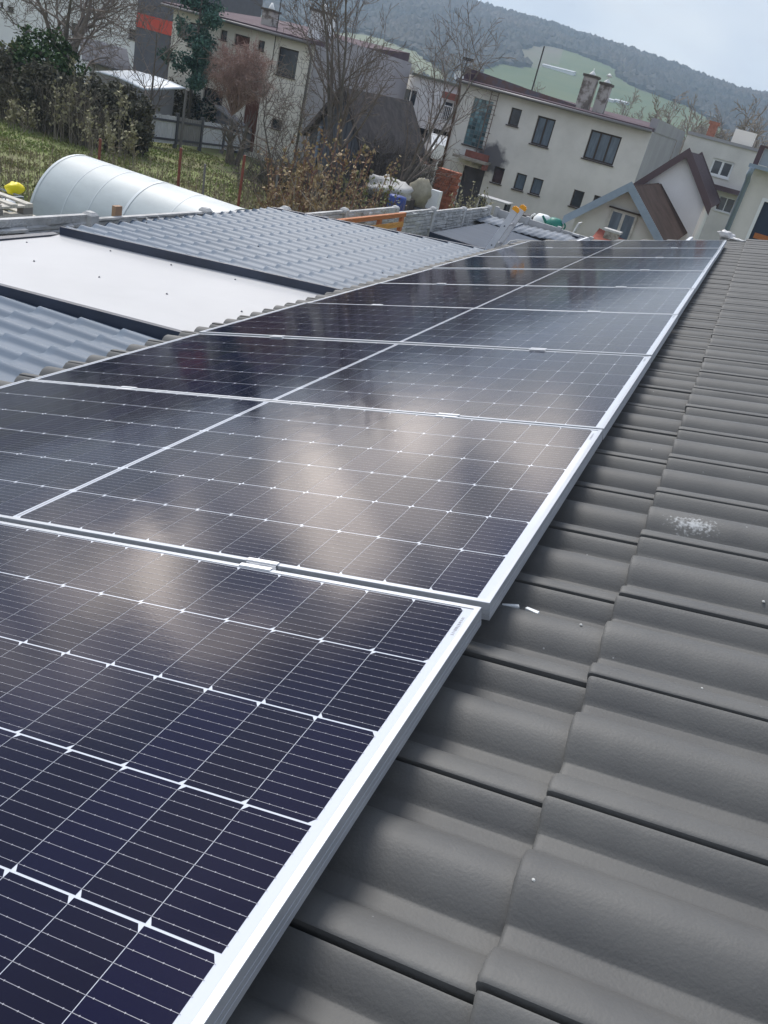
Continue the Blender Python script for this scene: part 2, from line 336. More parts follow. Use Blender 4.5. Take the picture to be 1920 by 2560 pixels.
k0, k1 = -9, 7
rt_ = random.Random(3)
for k in range(k0, k1):
    va = V0 + k * EXPO; vb = va + EXPO + .05
    for c in range(-9, 37):
        ua = TU0 + c * TP
        if ua > 10.3: continue
        dv_ = rt_.uniform(-.0025, .0025); dn = rt_.uniform(-.0012, .0012); tl = rt_.uniform(-.001, .001)
        vv = [va, va + .0015, va + .006, va + .014, va + .12, va + .22, vb]
        rows = []
        o = len(mb.v); vs = []
        for iv, v_ in enumerate(vv):
            fr = (v_ - va) / EXPO
            lift = .024 * (1 - fr)
            drop = [.006, .002, .0004, 0, 0, 0, 0][iv]
            for s in S_:
                edge = .0012 if s in (S_[0], S_[-1]) else 0
                jag = (math.sin(s * 900 + c * 7 + k * 3) * .0004 + rt_.uniform(-.0006, .0006)) if iv <= 1 else 0
                vs.append(roof(v_ + dv_ + jag, ua + s, NB + tile_h(s) + lift - drop - edge + dn + tl * (s / TP)))
        n_s = len(S_); fs = []
        for a in range(len(vv) - 1):
            for b_ in range(n_s - 1): fs.append((a * n_s + b_, (a + 1) * n_s + b_, (a + 1) * n_s + b_ + 1, a * n_s + b_ + 1))
        # front lip (thickness) and side edges, with their own vertices so the arris stays crisp
        qq = len(vs); vs += vs[:n_s]; q0 = len(vs)
        for s in S_: vs.append(roof(va + dv_ + .001, ua + s, NB + tile_h(s) + .0205 - .0215 + dn))
        for b_ in range(n_s - 1): fs.append((qq + b_, qq + b_ + 1, q0 + b_ + 1, q0 + b_))
        for side in (0, n_s - 1):
            qt = len(vs); vs += [vs[a * n_s + side] for a in range(len(vv))]
            q1 = len(vs)
            for iv, v_ in enumerate(vv): vs.append(roof(v_ + dv_, ua + S_[side], NB + tile_h(S_[side]) - .016 + .0205 * (1 - (v_ - va) / EXPO)))
            for a in range(len(vv) - 1):
                f = (qt + a, q1 + a, q1 + a + 1, qt + a + 1); fs.append(f if side == 0 else f[::-1])
        mb.add(vs, fs)
tiles = mb.build('roof_tiles', M_tile, house)
for p_ in tiles.data.polygons: p_.use_smooth = True
M_dark = mat('dark_underlay', (0.012, 0.012, 0.013), .9)
mb = MB(); mb.hexa([roof(-2.66, -3.3, -.19), roof(2.4, -3.3, -.19), roof(2.4, 10.44, -.19), roof(-2.66, 10.44, -.19)],
                   [roof(-2.66, -3.3, -.148), roof(2.4, -3.3, -.148), roof(2.4, 10.44, -.148), roof(-2.66, 10.44, -.148)])
mb.build('roof_deck', M_dark, house)
# far slope, ridge, walls
mb = MB(); rv = roof(2.4, 0, -.12)
mb.hexa([(rv[0], -3.3, rv[2] - .1), (rv[0] + 4.6, -3.3, rv[2] - 1.43), (rv[0] + 4.6, 10.44, rv[2] - 1.43), (rv[0], 10.44, rv[2] - .1)],
        [(rv[0], -3.3, rv[2]), (rv[0] + 4.6, -3.3, rv[2] - 1.33), (rv[0] + 4.6, 10.44, rv[2] - 1.33), (rv[0], 10.44, rv[2])])
mb.build('far_slope', M_tile, house)
M_rend = mat('garage_render', (0.5, 0.49, 0.46), .9, var=.12, scale=1.5, bump=.3, bscale=60)
mb = MB(); ex = roof(-2.45, 0, -.2)
mb.add([(ex[0], -3.2, -3.4), (rv[0] + 4.3, -3.2, -3.4), (rv[0] + 4.3, -3.2, rv[2] - 1.45), (rv[0], -3.2, rv[2] - .13), (ex[0], -3.2, ex[2] - .02),
        (ex[0], 10.38, -3.6), (rv[0] + 4.3, 10.38, -3.6), (rv[0] + 4.3, 10.38, rv[2] - 1.45), (rv[0], 10.38, rv[2] - .13), (ex[0], 10.38, ex[2] - .02)],
       [(0, 1, 2, 3, 4), (9, 8, 7, 6, 5), (0, 4, 9, 5), (1, 6, 7, 2)])
mb.build('wall', M_rend, house)
M_alu = mat('anodised_frame', (0.46, 0.48, 0.51), 0.42, metal=.55, spec=.5, var=.04, scale=3)
M_trimw = mat('verge_trim', (0.42, 0.43, 0.44), .5, metal=.5)
mb = MB(); mb.hexa([roof(-2.7, 10.42, -.2), roof(2.4, 10.42, -.2), roof(2.4, 10.465, -.2), roof(-2.7, 10.465, -.2)],
                   [roof(-2.7, 10.42, -.085), roof(2.4, 10.42, -.085), roof(2.4, 10.465, -.085), roof(-2.7, 10.465, -.085)])
mb.build('verge_trim', M_trimw, house)
# ================================================================== SOLAR PANELS
PL, PS, GAP = 2.278, 1.134, 0.020
M_cell = mat('silicon_cell', (0.0014, 0.0016, 0.017), 0.5, spec=0, island=.22, coat=1.0, coatr=.06)
M_back = mat('white_backsheet', (0.50, 0.53, 0.59), 0.6, coat=1.0, coatr=.05)
M_wire = mat('silver_ribbon', (0.27, 0.27, 0.31), 0.45, coat=1.0, coatr=.05)
M_seal = mat('frame_seal', (0.12, 0.12, 0.12), .8)
for m_ in (M_cell, M_back, M_wire):       # faintly dimpled solar glass over everything
    t = m_.node_tree; b = t.nodes['Principled BSDF']; co = t.nodes.new('ShaderNodeTexCoord'); b.inputs['Coat IOR'].default_value = 1.29; b.inputs['Sheen Weight'].default_value = .02; b.inputs['Sheen Roughness'].default_value = .18; b.inputs['Sheen Tint'].default_value = (.85, .85, .95, 1)
    n1 = t.nodes.new('ShaderNodeTexNoise'); n1.inputs['Scale'].default_value = 7; n1.inputs['Detail'].default_value = 2; t.links.new(co.outputs['Object'], n1.inputs['Vector'])
    n2 = t.nodes.new('ShaderNodeTexNoise'); n2.inputs['Scale'].default_value = 190; n2.inputs['Detail'].default_value = 2; t.links.new(co.outputs['Object'], n2.inputs['Vector'])
    b1 = t.nodes.new('ShaderNodeBump'); b1.inputs['Strength'].default_value = .35; b1.inputs['Distance'].default_value = .0014; t.links.new(n1.outputs['Fac'], b1.inputs['Height'])
    b2 = t.nodes.new('ShaderNodeBump'); b2.inputs['Strength'].default_value = .3; b2.inputs['Distance'].default_value = .00022; t.links.new(n2.outputs['Fac'], b2.inputs['Height']); t.links.new(b1.outputs[0], b2.inputs['Normal'])
    t.links.new(b2.outputs[0], b.inputs['Coat Normal'])
def make_panel():
    root = thing('solar_panel', 'x', 'solar panel', M=ROOFM)
    WLOC[root.name] = Vector((0, 0, 0))
    # frame with two shallow grooves down its side: profile swept round the rectangle (mitred)
    prof = [(.0105, -.0016), (.0105, 0), (.0006, 0), (0, -.0006), (0, -.0150), (.0011, -.0154), (.0011, -.0162), (0, -.0166), (0, -.0245), (.0011, -.0249), (.0011, -.0257), (0, -.0261), (0, -.035), (.028, -.035), (.028, -.033), (.002, -.033)]
    mb = MB(); vs = []; fs = []
    for i_, d in prof:
        vs += [(-PL + i_, i_, d), (-i_, i_, d), (-i_, PS - i_, d), (-PL + i_, PS - i_, d)]
    for a in range(len(prof) - 1):
        for k in range(4):
            k2 = (k + 1) % 4; fs.append((a * 4 + k, (a + 1) * 4 + k, (a + 1) * 4 + k2, a * 4 + k2))
    mb.add(vs, fs); mb.build('frame', M_alu, root, local=True)
    mb = MB(); z = -.0014
    mb.quad((-PL + .0112, .0112, z), (-.0112, .0112, z), (-.0112, PS - .0112, z), (-PL + .0112, PS - .0112, z))
    mb.mi = 1
    zc = z + .00025; cw, ch = .0910, .182; gx, gy = .0010, .0030
    x_half = [-.0270 - 12 * cw - 11 * gx, -PL + .0270]
    mb2 = MB()
    for row in range(6):
        y0 = .0135 + row * (ch + gy)
        for half in (0, 1):
            for c in range(12):
                x0 = x_half[half] + c * (cw + gx); x1 = x0 + cw; y1 = y0 + ch; q = .0085
                left = (row % 2 == 0)
                # half cells keep the clipped corners of one short side
                if (c % 2 == 0) == left: pts = [(x0 + q, y0), (x1, y0), (x1, y1), (x0 + q, y1), (x0, y1 - q), (x0, y0 + q)]
                else: pts = [(x0, y0), (x1 - q, y0), (x1, y0 + q), (x1, y1 - q), (x1 - q, y1), (x0, y1)]
                if left: pts = [(x0 + q * .75, y0), (x1, y0), (x1, y1), (x0 + q * .75, y1), (x0, y1 - q), (x0, y0 + q)]
                else: pts = [(x0, y0), (x1 - q * .75, y0), (x1, y0 + q), (x1, y1 - q), (x1 - q * .75, y1), (x0, y1)]
                mb.add([(a, b, zc) for a, b in pts], [tuple(range(6))])
                for i in range(10):
                    yy = y0 + (i + .5) * ch / 10
                    for kx in range(5):
                        xx = x0 + (kx + .5) * cw / 5; d = .0011
                        mb2.add([(xx - d, yy, zc + .0005), (xx, yy - d, zc + .0005), (xx + d, yy, zc + .0005), (xx, yy + d, zc + .0005)], [(0, 1, 2, 3)])
            xa = x_half[half] - .002; xb = x_half[half] + 12 * cw + 11 * gx + .002
            for i in range(10):
                yy = y0 + (i + .5) * ch / 10; h = .00027
                mb2.quad((xa, yy - h, zc + .0003), (xb, yy - h, zc + .0003), (xb, yy + h, zc + .0003), (xa, yy + h, zc + .0003))
    xm0 = -.0270 - 12 * cw - 11 * gx; xm1 = -PL + .0270 + 12 * cw + 11 * gx
    mb.build('cell_sheet', [M_back, M_cell], root, local=True)
    mid = (xm0 + xm1) / 2
    for row in range(6):
        y0 = .0135 + row * (ch + gy); mb2.quad((mid - .0022, y0 + .006, zc + .0003), (mid + .0022, y0 + .006, zc + .0003), (mid + .0022, y0 + ch - .006, zc + .0003), (mid - .0022, y0 + ch - .006, zc + .0003))
    mb2.build('ribbon_wires', M_wire, root, local=True)
    # the printed serial strip near the corner
    mb = MB(); rr = random.Random(11); yy = PS - .105
    while yy < PS - .045:
        wd = rr.choice([.0012, .002, .003]); ln = rr.uniform(.004, .006)
        mb.quad((-.0205, yy, zc), (-.0205 + ln, yy, zc), (-.0205 + ln, yy + wd, zc), (-.0205, yy + wd, zc)); yy += wd + rr.uniform(.0012, .004)
    mb.build('serial_strip', mat('print_grey', (.22, .22, .24), .6), root, local=True)
    return root
ORD = ['nearest the camera, cut off by the bottom of the picture', 'second from the camera, with pale reflections on its right half', 'third from the camera', 'fourth from the camera',
       'fifth from the camera, middle of the row', 'sixth from the camera', 'seventh from the camera, third from the far end', 'eighth from the camera, last but one at the far end', 'at the far end of the row beside the ladder']
pan = make_panel()
rp = random.Random(5)
for k in range(9):
    o = pan if k == 0 else copy_tree(pan)
    u0 = -PS + k * (PS + GAP)
    dvv = -.0075 if k == 0 else rp.uniform(-.002, .002)
    rot = Matrix.Rotation(R(rp.uniform(-.12, .12)), 4, 'X') @ Matrix.Rotation(R(rp.uniform(-.1, .1)), 4, 'Y')
    p = roof(dvv, u0, 0)
    o.matrix_world = Matrix.Translation(Vector(p)) @ ROOFM @ rot
    o['label'] = 'silver framed solar panel ' + ORD[k]; o['group'] = 'solar panels in a row on the tile roof'
# clamps between the panels and rails underneath
M_clamp = mat('clamp_alu', (0.74, 0.75, 0.77), .35, metal=.5)
def make_clamp():
    root = thing('panel_clamp', 'x', 'clamp', M=ROOFM); mb = MB()
    L_ = .035
    mb.box((-L_, -.012, .0008), (L_, -.0096 + GAP * 0, .0034)); 
    mb = MB(); g = GAP / 2
    mb.box((-L_, -g - .009, .0006), (L_, -g + .002, .0036)); mb.box((-L_, g - .002, .0006), (L_, g + .009, .0036))
    mb.build('clamp_lip', M_clamp, root, local=True)
    mb = MB(); mb.box((-L_ + .001, -g + .0025, -.03), (L_ - .001, -g + .005, .0002)); mb.box((-L_ + .001, g - .005, -.03), (L_ - .001, g - .0025, .0002)); mb.box((-L_ + .001, -g + .002, -.014), (L_ - .001, g - .002, -.010))
    mb.build('clamp_channel', M_clamp, root, local=True)
    mb = MB(); mb.lathe((0, 0, -.0098), [(.0045, 0), (.0065, .0005), (.0065, .006), (.0055, .0065)], 10)
    mb.build('bolt', mat('bolt_steel', (.5, .5, .5), .3, metal=.9), root, local=True); return root
cl = make_clamp(); first = True
NTH = ['first and second', 'second and third', 'third and fourth', 'fourth and fifth', 'fifth and sixth', 'sixth and seventh', 'seventh and eighth', 'eighth and ninth']
for k in range(8):
    for v_, side in ((-.465, 'right'), (-1.785, 'left')):
        o = cl if first else copy_tree(cl); first = False
        dd = rp.uniform(-.02, .02) if k else 0
        o.matrix_world = Matrix.Translation(Vector(roof(v_ + dd, k * (PS + GAP) + GAP / 2, 0))) @ ROOFM
        o['label'] = 'small aluminium clamp in the gap between the %s panels, %s-hand one' % (NTH[k], side); o['group'] = 'clamps between the solar panels'
for v_, side in ((-.465, 'right'), (-1.785, 'left')):
    mb = MB(); mb.hexa([roof(v_ - .02, -1.25, -.073), roof(v_ + .02, -1.25, -.073), roof(v_ + .02, 10.42, -.073), roof(v_ - .02, 10.42, -.073)],
                       [roof(v_ - .02, -1.25, -.036), roof(v_ + .02, -1.25, -.036), roof(v_ + .02, 10.42, -.036), roof(v_ - .02, 10.42, -.036)])
    tag(mb.build('mounting_rail', M_clamp), 'aluminium mounting rail under the panels, %s-hand one' % side, 'rail', 'mounting rails under the panels')
# offcuts of white plastic on the tiles beside the first panel
M_wp = mat('white_plastic', (.78, .8, .8), .35)
def on_tile(v, u): 
    fr = ((v - V0) / EXPO) % 1.0; s = (u - TU0) % TP
    return roof(v, u, NB + tile_h(s) + .0205 * (1 - fr) + .003)
for (x, y, ang, ln, lb) in ((1276, 1533, 14, .034, 'thin white plastic offcut on the dark tiles just beside the panel corner'), (1330, 1545, -22, .030, 'rounded white plastic offcut on the tiles, farther from the panel corner')):
    P0 = onplane(x, y, RN, -.1); v = P0 @ RV; u = P0[1]; P0 = on_tile(v, u); a = R(ang)
    d = RV * math.cos(a) + RU * math.sin(a); e = np.cross(RN, d)
    mb = MB(); h = .0045
    mb.hexa([P0 - d * ln / 2 - e * .003, P0 + d * ln / 2 - e * .005, P0 + d * ln / 2.2 + e * .004, P0 - d * ln / 2.1 + e * .004],
            [P0 - d * ln / 2 - e * .003 + RN * h, P0 + d * ln / 2 - e * .005 + RN * h, P0 + d * ln / 2.2 + e * .004 + RN * h, P0 - d * ln / 2.1 + e * .004 + RN * h])
    tag(mb.build('plastic_offcut', M_wp), lb, 'offcut', 'white plastic offcuts on the tiles')
for (x, y, sz, lb) in ((1451, 1579, .0035, 'small pale crumb of mortar on the tiles under the plastic offcuts'), (1909, 1501, .004, 'pale crumb of mortar at the right edge of the roof'), (1753, 1734, .0025, 'tiny pale crumb of mortar in a tile valley'), (1331, 2246, .0028, 'tiny white crumb on the big tile roll near the camera')):
    P0 = onplane(x, y, RN, -.1); P0 = on_tile(P0 @ RV, P0[1]); mb = MB()
    mb.lathe(P0, [(sz * .5, -.001), (sz * .9, sz * .3), (sz * .5, sz * .7)], 6)
    tag(mb.build('mortar_crumb', mat('mortar', (.5, .5, .48), .9)), lb, 'crumb', 'crumbs of mortar on the tiles')
# crumpled white foil at the far corner of the row
mb = MB(); base = atY(1822, 598, 10.42); rr = random.Random(4)
def blob(mb, c, sx, sy, sz, n=9, m=14, amp=.25, seed=0):
    r_ = random.Random(seed); vs = []; fs = []
    ph = [(r_.uniform(0, 6.28), r_.uniform(1, 4), r_.uniform(1, 4)) for _ in range(6)]
    for i in range(n + 1):
        th = math.pi * i / n
        for j in range(m):
            p_ = 2 * math.pi * j / m
            f = 1 + amp * sum(math.sin(a + b * p_ + c_ * th * 2) for a, b, c_ in ((ph[q][0], round(ph[q][1]), ph[q][2]) for q in range(6))) / 3 + r_.uniform(-amp, amp) * .35
            if i in (0, n): f = 1
            vs.append((c[0] + sx * f * math.sin(th) * math.cos(p_), c[1] + sy * f * math.sin(th) * math.sin(p_), c[2] + sz * f * math.cos(th)))
    for i in range(n):
        for j in range(m):
            fs.append((i * m + j, (i + 1) * m + j, (i + 1) * m + (j + 1) % m, i * m + (j + 1) % m))
    mb.add(vs, fs)
q = roof(-.02, 10.43, -.06); blob(mb, (q[0] - .05, q[1] + .06, q[2] + .03), .10, .05, .045, amp=.35, seed=1); blob(mb, (q[0] + .1, q[1] + .03, q[2] + .005), .12, .04, .022, amp=.35, seed=2)
tag(mb.build('crumpled_foil', mat('crumpled_white', (.68, .67, .66), .6, bump=.5, bscale=40), smooth=True), 'crumpled white foil lying at the far right corner of the panel row', 'foil')
# ================================================================== LEAN-TO ROOF ON THE LEFT
M_steel = mat('steel_tile_grey', (0.145, 0.178, 0.222), 0.45, spec=.18, var=.07, scale=2)
M_navy = mat('dark_flashing', (0.028, 0.037, 0.062), .42, spec=.5, var=.25, scale=3)
M_whitep = mat('white_sheet', (0.42, 0.422, 0.43), .5, var=.07, scale=.9, bump=.6, bscale=1.8)
lt = thing('lean_to', 'low lean-to roof of grey steel tiles and a white sheet along the fence', 'lean-to', (-4.2, 4.5, -3.2))
def xleft(y): return -5.62 - .064 * max(0, y - 5)
def steel_sheet(y0, y1, x0, x1, dz, name):
    mb = MB(); step = .35; pitch = .205; nu = int((y1 - y0) / pitch * 12)
    yv = np.linspace(y0, y1, nu + 1)
    def prof(y):
        s = ((y - y0) / pitch) % 1.0
        return .034 * (0.5 - 0.5 * math.cos(2 * math.pi * min(1, s / .66))) ** .9 if s < .66 else 0
    xe = x1; k = 0
    while xe > x0 + .02:
        xa = max(x0, xe - step); vs = []; cols = [0, .012, .2, .6, 1.0]
        for c in cols:
            X = xa + (xe - xa) * c
            lift = .019 * (1 - c); dr = .0045 if c == 0 else 0
            for y in yv: Xc = max(X, xleft(y)); vs.append((Xc, y, lean(Xc, dz) + prof(y) + lift - dr))
        for y in yv: Xc = max(xa, xleft(y)); vs.append((Xc + .002, y, lean(Xc, dz) + prof(y) * .9 - .001))
        n = len(yv); fs = []
        for a in range(len(cols) - 1):
            for b in range(n - 1): fs.append((a * n + b, (a + 1) * n + b, (a + 1) * n + b + 1, a * n + b + 1))
        q = len(cols) * n
        for b in range(n - 1): fs.append((b, b + 1, q + b + 1, q + b))
        mb.add(vs, fs); xe -= step; k += 1
    o = mb.build(name, M_steel, lt, smooth=True); return o
steel_sheet(-2.0, 3.13, -5.92, -2.5, -.085, 'steel_tile_sheet')
steel_sheet(5.03, 9.34, -5.92, -2.5, .035, 'steel_tile_sheet')
mb = MB(); vs = []; nx_, ny_ = 30, 16
for i in range(nx_ + 1):
    X = -5.625 + (3.125) * i / nx_
    for j in range(ny_ + 1):
        Y = 3.14 + 1.86 * j / ny_; vs.append((X, Y, lean(X) + .004 * math.sin(X * 2.1 + Y) * math.sin(Y * 2.3) + (.012 if j == ny_ else 0)))
mb.add(vs, [(i * (ny_ + 1) + j, (i + 1) * (ny_ + 1) + j, (i + 1) * (ny_ + 1) + j + 1, i * (ny_ + 1) + j + 1) for i in range(nx_) for j in range(ny_)])
wsheet = mb.build('white_sheet', M_whitep, lt, smooth=True)
def along(y0, y1, xa, xb, z0, z1):
    mb = MB(); mb.hexa([(xa, y0, lean(xa, z0)), (xb, y0, lean(xb, z0)), (xb, y1, lean(xb, z0)), (xa, y1, lean(xa, z0))],
                       [(xa, y0, lean(xa, z1)), (xb, y0, lean(xb, z1)), (xb, y1, lean(xb, z1)), (xa, y1, lean(xa, z1))]); return mb
along(3.09, 3.137, -5.64, -2.5, -.11, .006).build('flashing', M_navy, lt)
m_ = along(5.0, 5.026, -5.625, -2.5, -.06, .088); m_.build('flashing', M_navy, lt)
along(9.345, 9.42, -5.92, -2.5, -.14, .072).build('flashing', M_navy, lt)
mb = MB(); mb.box((-5.70, -2.0, LZ0 - .09), (-5.628, 4.995, LZ0 + .026)); mb.tube([(xleft(y) - .05, y, LZ0 - .07) for y in (5.05, 7, 9.4)], .04, 8)
mb.build('gutter', M_navy, lt)
M_screw = mat('screw_head', (.09, .10, .12), .4, metal=.6)
rr = random.Random(9)
for (x, y) in ((67, 607), (85, 654), (248, 694), (417, 736), (276, 628), (428, 663), (588, 700), (604, 780)):
    n_ = (-math.sin(LT), 0, math.cos(LT)); p = onplane(x, y, n_, float(np.dot(n_, (-5.7, 0, LZ0))))
    if p[1] > 4.99: p[1] = 4.95
    mb = MB(); mb.lathe((p[0], p[1], p[2] + .002), [(.009, 0), (.008, .004), (.005, .005), (.004, .009)], 8); mb.build('screw', M_screw, lt)
for (y0_, dz_) in ((-2.0, -.085), (5.03, .035)):
    for i in range(5):
        for j in range(7):
            y = y0_ + .183 * (3 * j + (i % 2) * 1 + 1.0) - .05
            if y > (3.0 if y0_ < 0 else 9.2): continue
            X = -2.5 - .35 * (2 * i + 1) + .03
            mb = MB(); mb.lathe((X, y, lean(X, dz_) + .022), [(.011, 0), (.010, .005), (.006, .006), (.006, .013)], 8); mb.build('screw', M_screw, lt)
mb = MB(); mb.box((-5.6, -1.9, -3.1), (-5.5, 9.3, LZ0 - .16)); mb.box((-5.6, 9.2, -3.3), (-2.45, 9.32, LZ0 - .16))
mb.hexa([(-5.6, -1.9, LZ0 - .19), (-2.46, -1.9, lean(-2.46, -.19)), (-2.46, 9.2, lean(-2.46, -.19)), (-5.6, 9.2, LZ0 - .19)],
        [(-5.6, -1.9, LZ0 - .15), (-2.46, -1.9, lean(-2.46, -.15)), (-2.46, 9.2, lean(-2.46, -.15)), (-5.6, 9.2, LZ0 - .15)])
mb.build('wall', M_rend, lt)
# ================================================================== CONCRETE FENCE
M_conc = mat('fence_concrete', (0.50, 0.495, 0.485), .9, var=.34, scale=3.0, bump=.6, bscale=50)
fx = -6.06
fence = thing('concrete_fence', 'grey concrete panel fence with split stone pattern running behind the lean-to roof', 'fence', (fx, 10, -3.3))
posts_y = [1.6, 3.72, 5.90, 7.98, 10.02, 12.05, 14.3, 16.45, 18.6, 20.7]; posts_z = [-1.15, -1.18, -1.23, -1.26, -1.31, -1.40, -1.44, -1.53, -1.60, -1.63]
def stone_slab(mb, axis, a0, a1, z0, z1, face, depth, seed, sgn=1):
    """slab with courses of split stone in relief; axis 'y' or 'x', face = coordinate of the visible face"""
    r_ = random.Random(seed)
    na = int((a1 - a0) / .02); nz = max(3, int((z1 - z0) / .013)); A = np.linspace(a0, a1, na + 1); Z = np.linspace(z0, z1, nz + 1)
    H = np.zeros((nz + 1, na + 1)); z = z0
    while z < z1:
        hz = r_.uniform(.045, .085); a = a0
        while a < a1:
            la = r_.uniform(.14, .5); hgt = r_.uniform(.012, .05); tl = r_.uniform(-.025, .025)
            ms = ((Z[:, None] >= z + .006) & (Z[:, None] < z + hz - .006) & (A[None, :] >= a + .011) & (A[None, :] < a + la - .011))
            H = np.where(ms, hgt + tl * (A[None, :] - a) / la, H); a += la
        z += hz
    H += RNG.uniform(-.003, .003, H.shape)
    vs = []
    for j in range(nz + 1):
        for i in range(na + 1):
            f = face + sgn * H[j, i]
            vs.append((f, A[i], Z[j]) if axis == 'y' else (A[i], f, Z[j]))
    n = na + 1; fs = [(j * n + i, j * n + i + 1, (j + 1) * n + i + 1, (j + 1) * n + i) for j in range(nz) for i in range(na)]
    mb.add(vs, fs)
    if axis == 'y': mb.box((face - sgn * depth, a0, z0), (face + .0005 * sgn, a1, z1 - .004)); mb.box((face - sgn * depth - .01, a0, z1 - .012), (face + sgn * .006, a1, z1 + .012))
    else: mb.box((a0, face - sgn * depth, z0), (a1, face + .0005 * sgn, z1 - .004)); mb.box((a0, face - sgn * depth - .01, z1 - .012), (a1, face + sgn * .028, z1 + .02))
for i in range(len(posts_y) - 1):
    mb = MB(); ztop = min(posts_z[i], posts_z[i + 1]) - .05 + (0.02 if i % 2 else 0)
    zb = gz(posts_y[i]) - .1 if i >= 4 else -2.2
    stone_slab(mb, 'y', posts_y[i] + .05, posts_y[i + 1] - .05, zb, ztop, fx, .04, 20 + i)
    mb.build('fence_panel', M_conc, fence)
for y, z in zip(posts_y, posts_z):
    mb = MB(); b0 = gz(y) - .2; wx, wy = .065, .06
    mb.hexa([(fx - wx, y - wy, b0), (fx + wx, y - wy, b0), (fx + wx, y + wy, b0), (fx - wx, y + wy, b0)], [(fx - wx, y - wy, z - .02), (fx + wx, y - wy, z - .02), (fx + wx, y + wy, z - .02), (fx - wx, y + wy, z - .02)])
    mb.hexa([(fx - wx, y - wy, z - .02), (fx + wx, y - wy, z - .02), (fx + wx, y + wy, z - .02), (fx - wx, y + wy, z - .02)], [(fx - wx * .6, y - wy * .6, z + .01), (fx + wx * .6, y - wy * .6, z + .01), (fx + wx * .6, y + wy * .6, z + .01), (fx - wx * .6, y + wy * .6, z + .01)])
    mb.build('fence_post', M_conc, fence)
# the return of the fence along the far end of the yard
M_conc2 = mat('smooth_concrete', (0.43, 0.43, 0.43), .9, var=.12, scale=2, bump=.3, bscale=60)
ret = thing('concrete_fence', 'smooth pale concrete fence closing the far end of the yard behind the ladder', 'fence', (-4, 20.9, -3.9))
p0 = atY(1244, 519, 20.9); p1 = atY(1450, 588, 20.9)
for i in range(3):
    xa = p0[0] + (p1[0] + .3 - p0[0]) * i / 3; xb = p0[0] + (p1[0] + .3 - p0[0]) * (i + 1) / 3
    mb = MB(); mb.box((xa + .03, 20.88, -3.9), (xb - .03, 20.95, p0[2] - .03 - .012 * i)); mb.build('fence_panel', M_conc2, ret)
for i in range(4):
    xa = p0[0] + (p1[0] + .3 - p0[0]) * i / 3; mb = MB(); mb.box((xa - .05, 20.85, -3.9), (xa + .05, 20.98, p0[2] + .02 - .012 * i)); mb.build('fence_post', M_conc2, ret)
q = atY(1439, 592, 20.7); mb = MB(); mb.box((q[0] - .08, 20.62, q[2] - .11), (q[0] + .07, 20.75, q[2] + .03)); mb.mi = 1; mb.box((q[0] - .09, 20.6, q[2] + .03), (q[0] + .08, 20.77, q[2] + .07))
tag(mb.build('vent_box', [M_navy, M_conc2]), 'small dark vent box with pale lid on the smooth far fence', 'vent')
# flat grey shed roof between the lean-to and the ladder
M_shed = mat('shed_sheet', (0.085, 0.10, 0.125), .6, spec=.12, var=.12, scale=1.3, stretch=(1, 6, 1))
sh = thing('flat_roof_shed', 'low shed with flat slate grey sheet roof and dark eaves by the fence', 'shed', (-4.2, 16.5, -3.7))
zs = -1.93; a_ = atZ(1074, 586, zs); y0s = 15.75; y1s = 19.6
mb = MB(); mb.box((-5.72, y0s, zs - .05), (-2.9, y1s, zs))
for i in range(1): mb.box((-5.71, y0s + .02 + .43 * i, zs), (-2.9, y0s + .05 + .43 * i, zs + .012))
mb.build('roof_sheet', M_shed, sh)
mb = MB(); mb.box((-5.75, y0s - .05, zs - .17), (-2.88, y0s - .003, zs + .012)); mb.build('fascia', M_navy, sh)
mb = MB(); mb.box((-5.5, y0s + .25, -3.8), (-3.0, y1s - .1, zs - .06)); mb.build('wall', mat('shed_dark', (.03, .035, .05), .7), sh)
# corrugated fibre roof behind it
cg = thing('corrugated_roof', 'weathered pale grey corrugated roof with ragged overlapping sheets behind the ladder', 'roof', (-4, 20, -3.5))
M_cor = mat('fibre_cement', (0.22, 0.24, 0.27), .85, spec=.15, var=.25, scale=3, bump=.3, bscale=60)
for i, (xa, xb, dz) in enumerate(((-6.0, -5.1, .03), (-5.1, -4.2, 0), (-4.2, -3.3, .02), (-3.35, -2.5, -.02))):
    mb = MB(); vs = []; n = 54
    for a in range(n + 1):
        X = xa + (xb + .04 - xa) * a / n
        for b, Y in enumerate((19.55 + dz * 3, 20.2, 20.8)):
            vs.append((X, Y, -1.945 + dz * .7 + (X + 5.7) * .055 + (Y - 19.6) * .06 + .012 * math.sin(X * 2 * math.pi / .177)))
    mb.add(vs, [(a * 3 + b, (a + 1) * 3 + b, (a + 1) * 3 + b + 1, a * 3 + b + 1) for a in range(n) for b in range(2)])
    o = mb.build('roof_sheet', M_cor, cg, smooth=True)
    md = o.modifiers.new('t', 'SOLIDIFY'); md.thickness = .012
mb = MB(); mb.box((-5.8, 19.75, -3.9), (-2.7, 20.75, -2.06)); mb.build('wall', MATS['shed_dark'], cg)
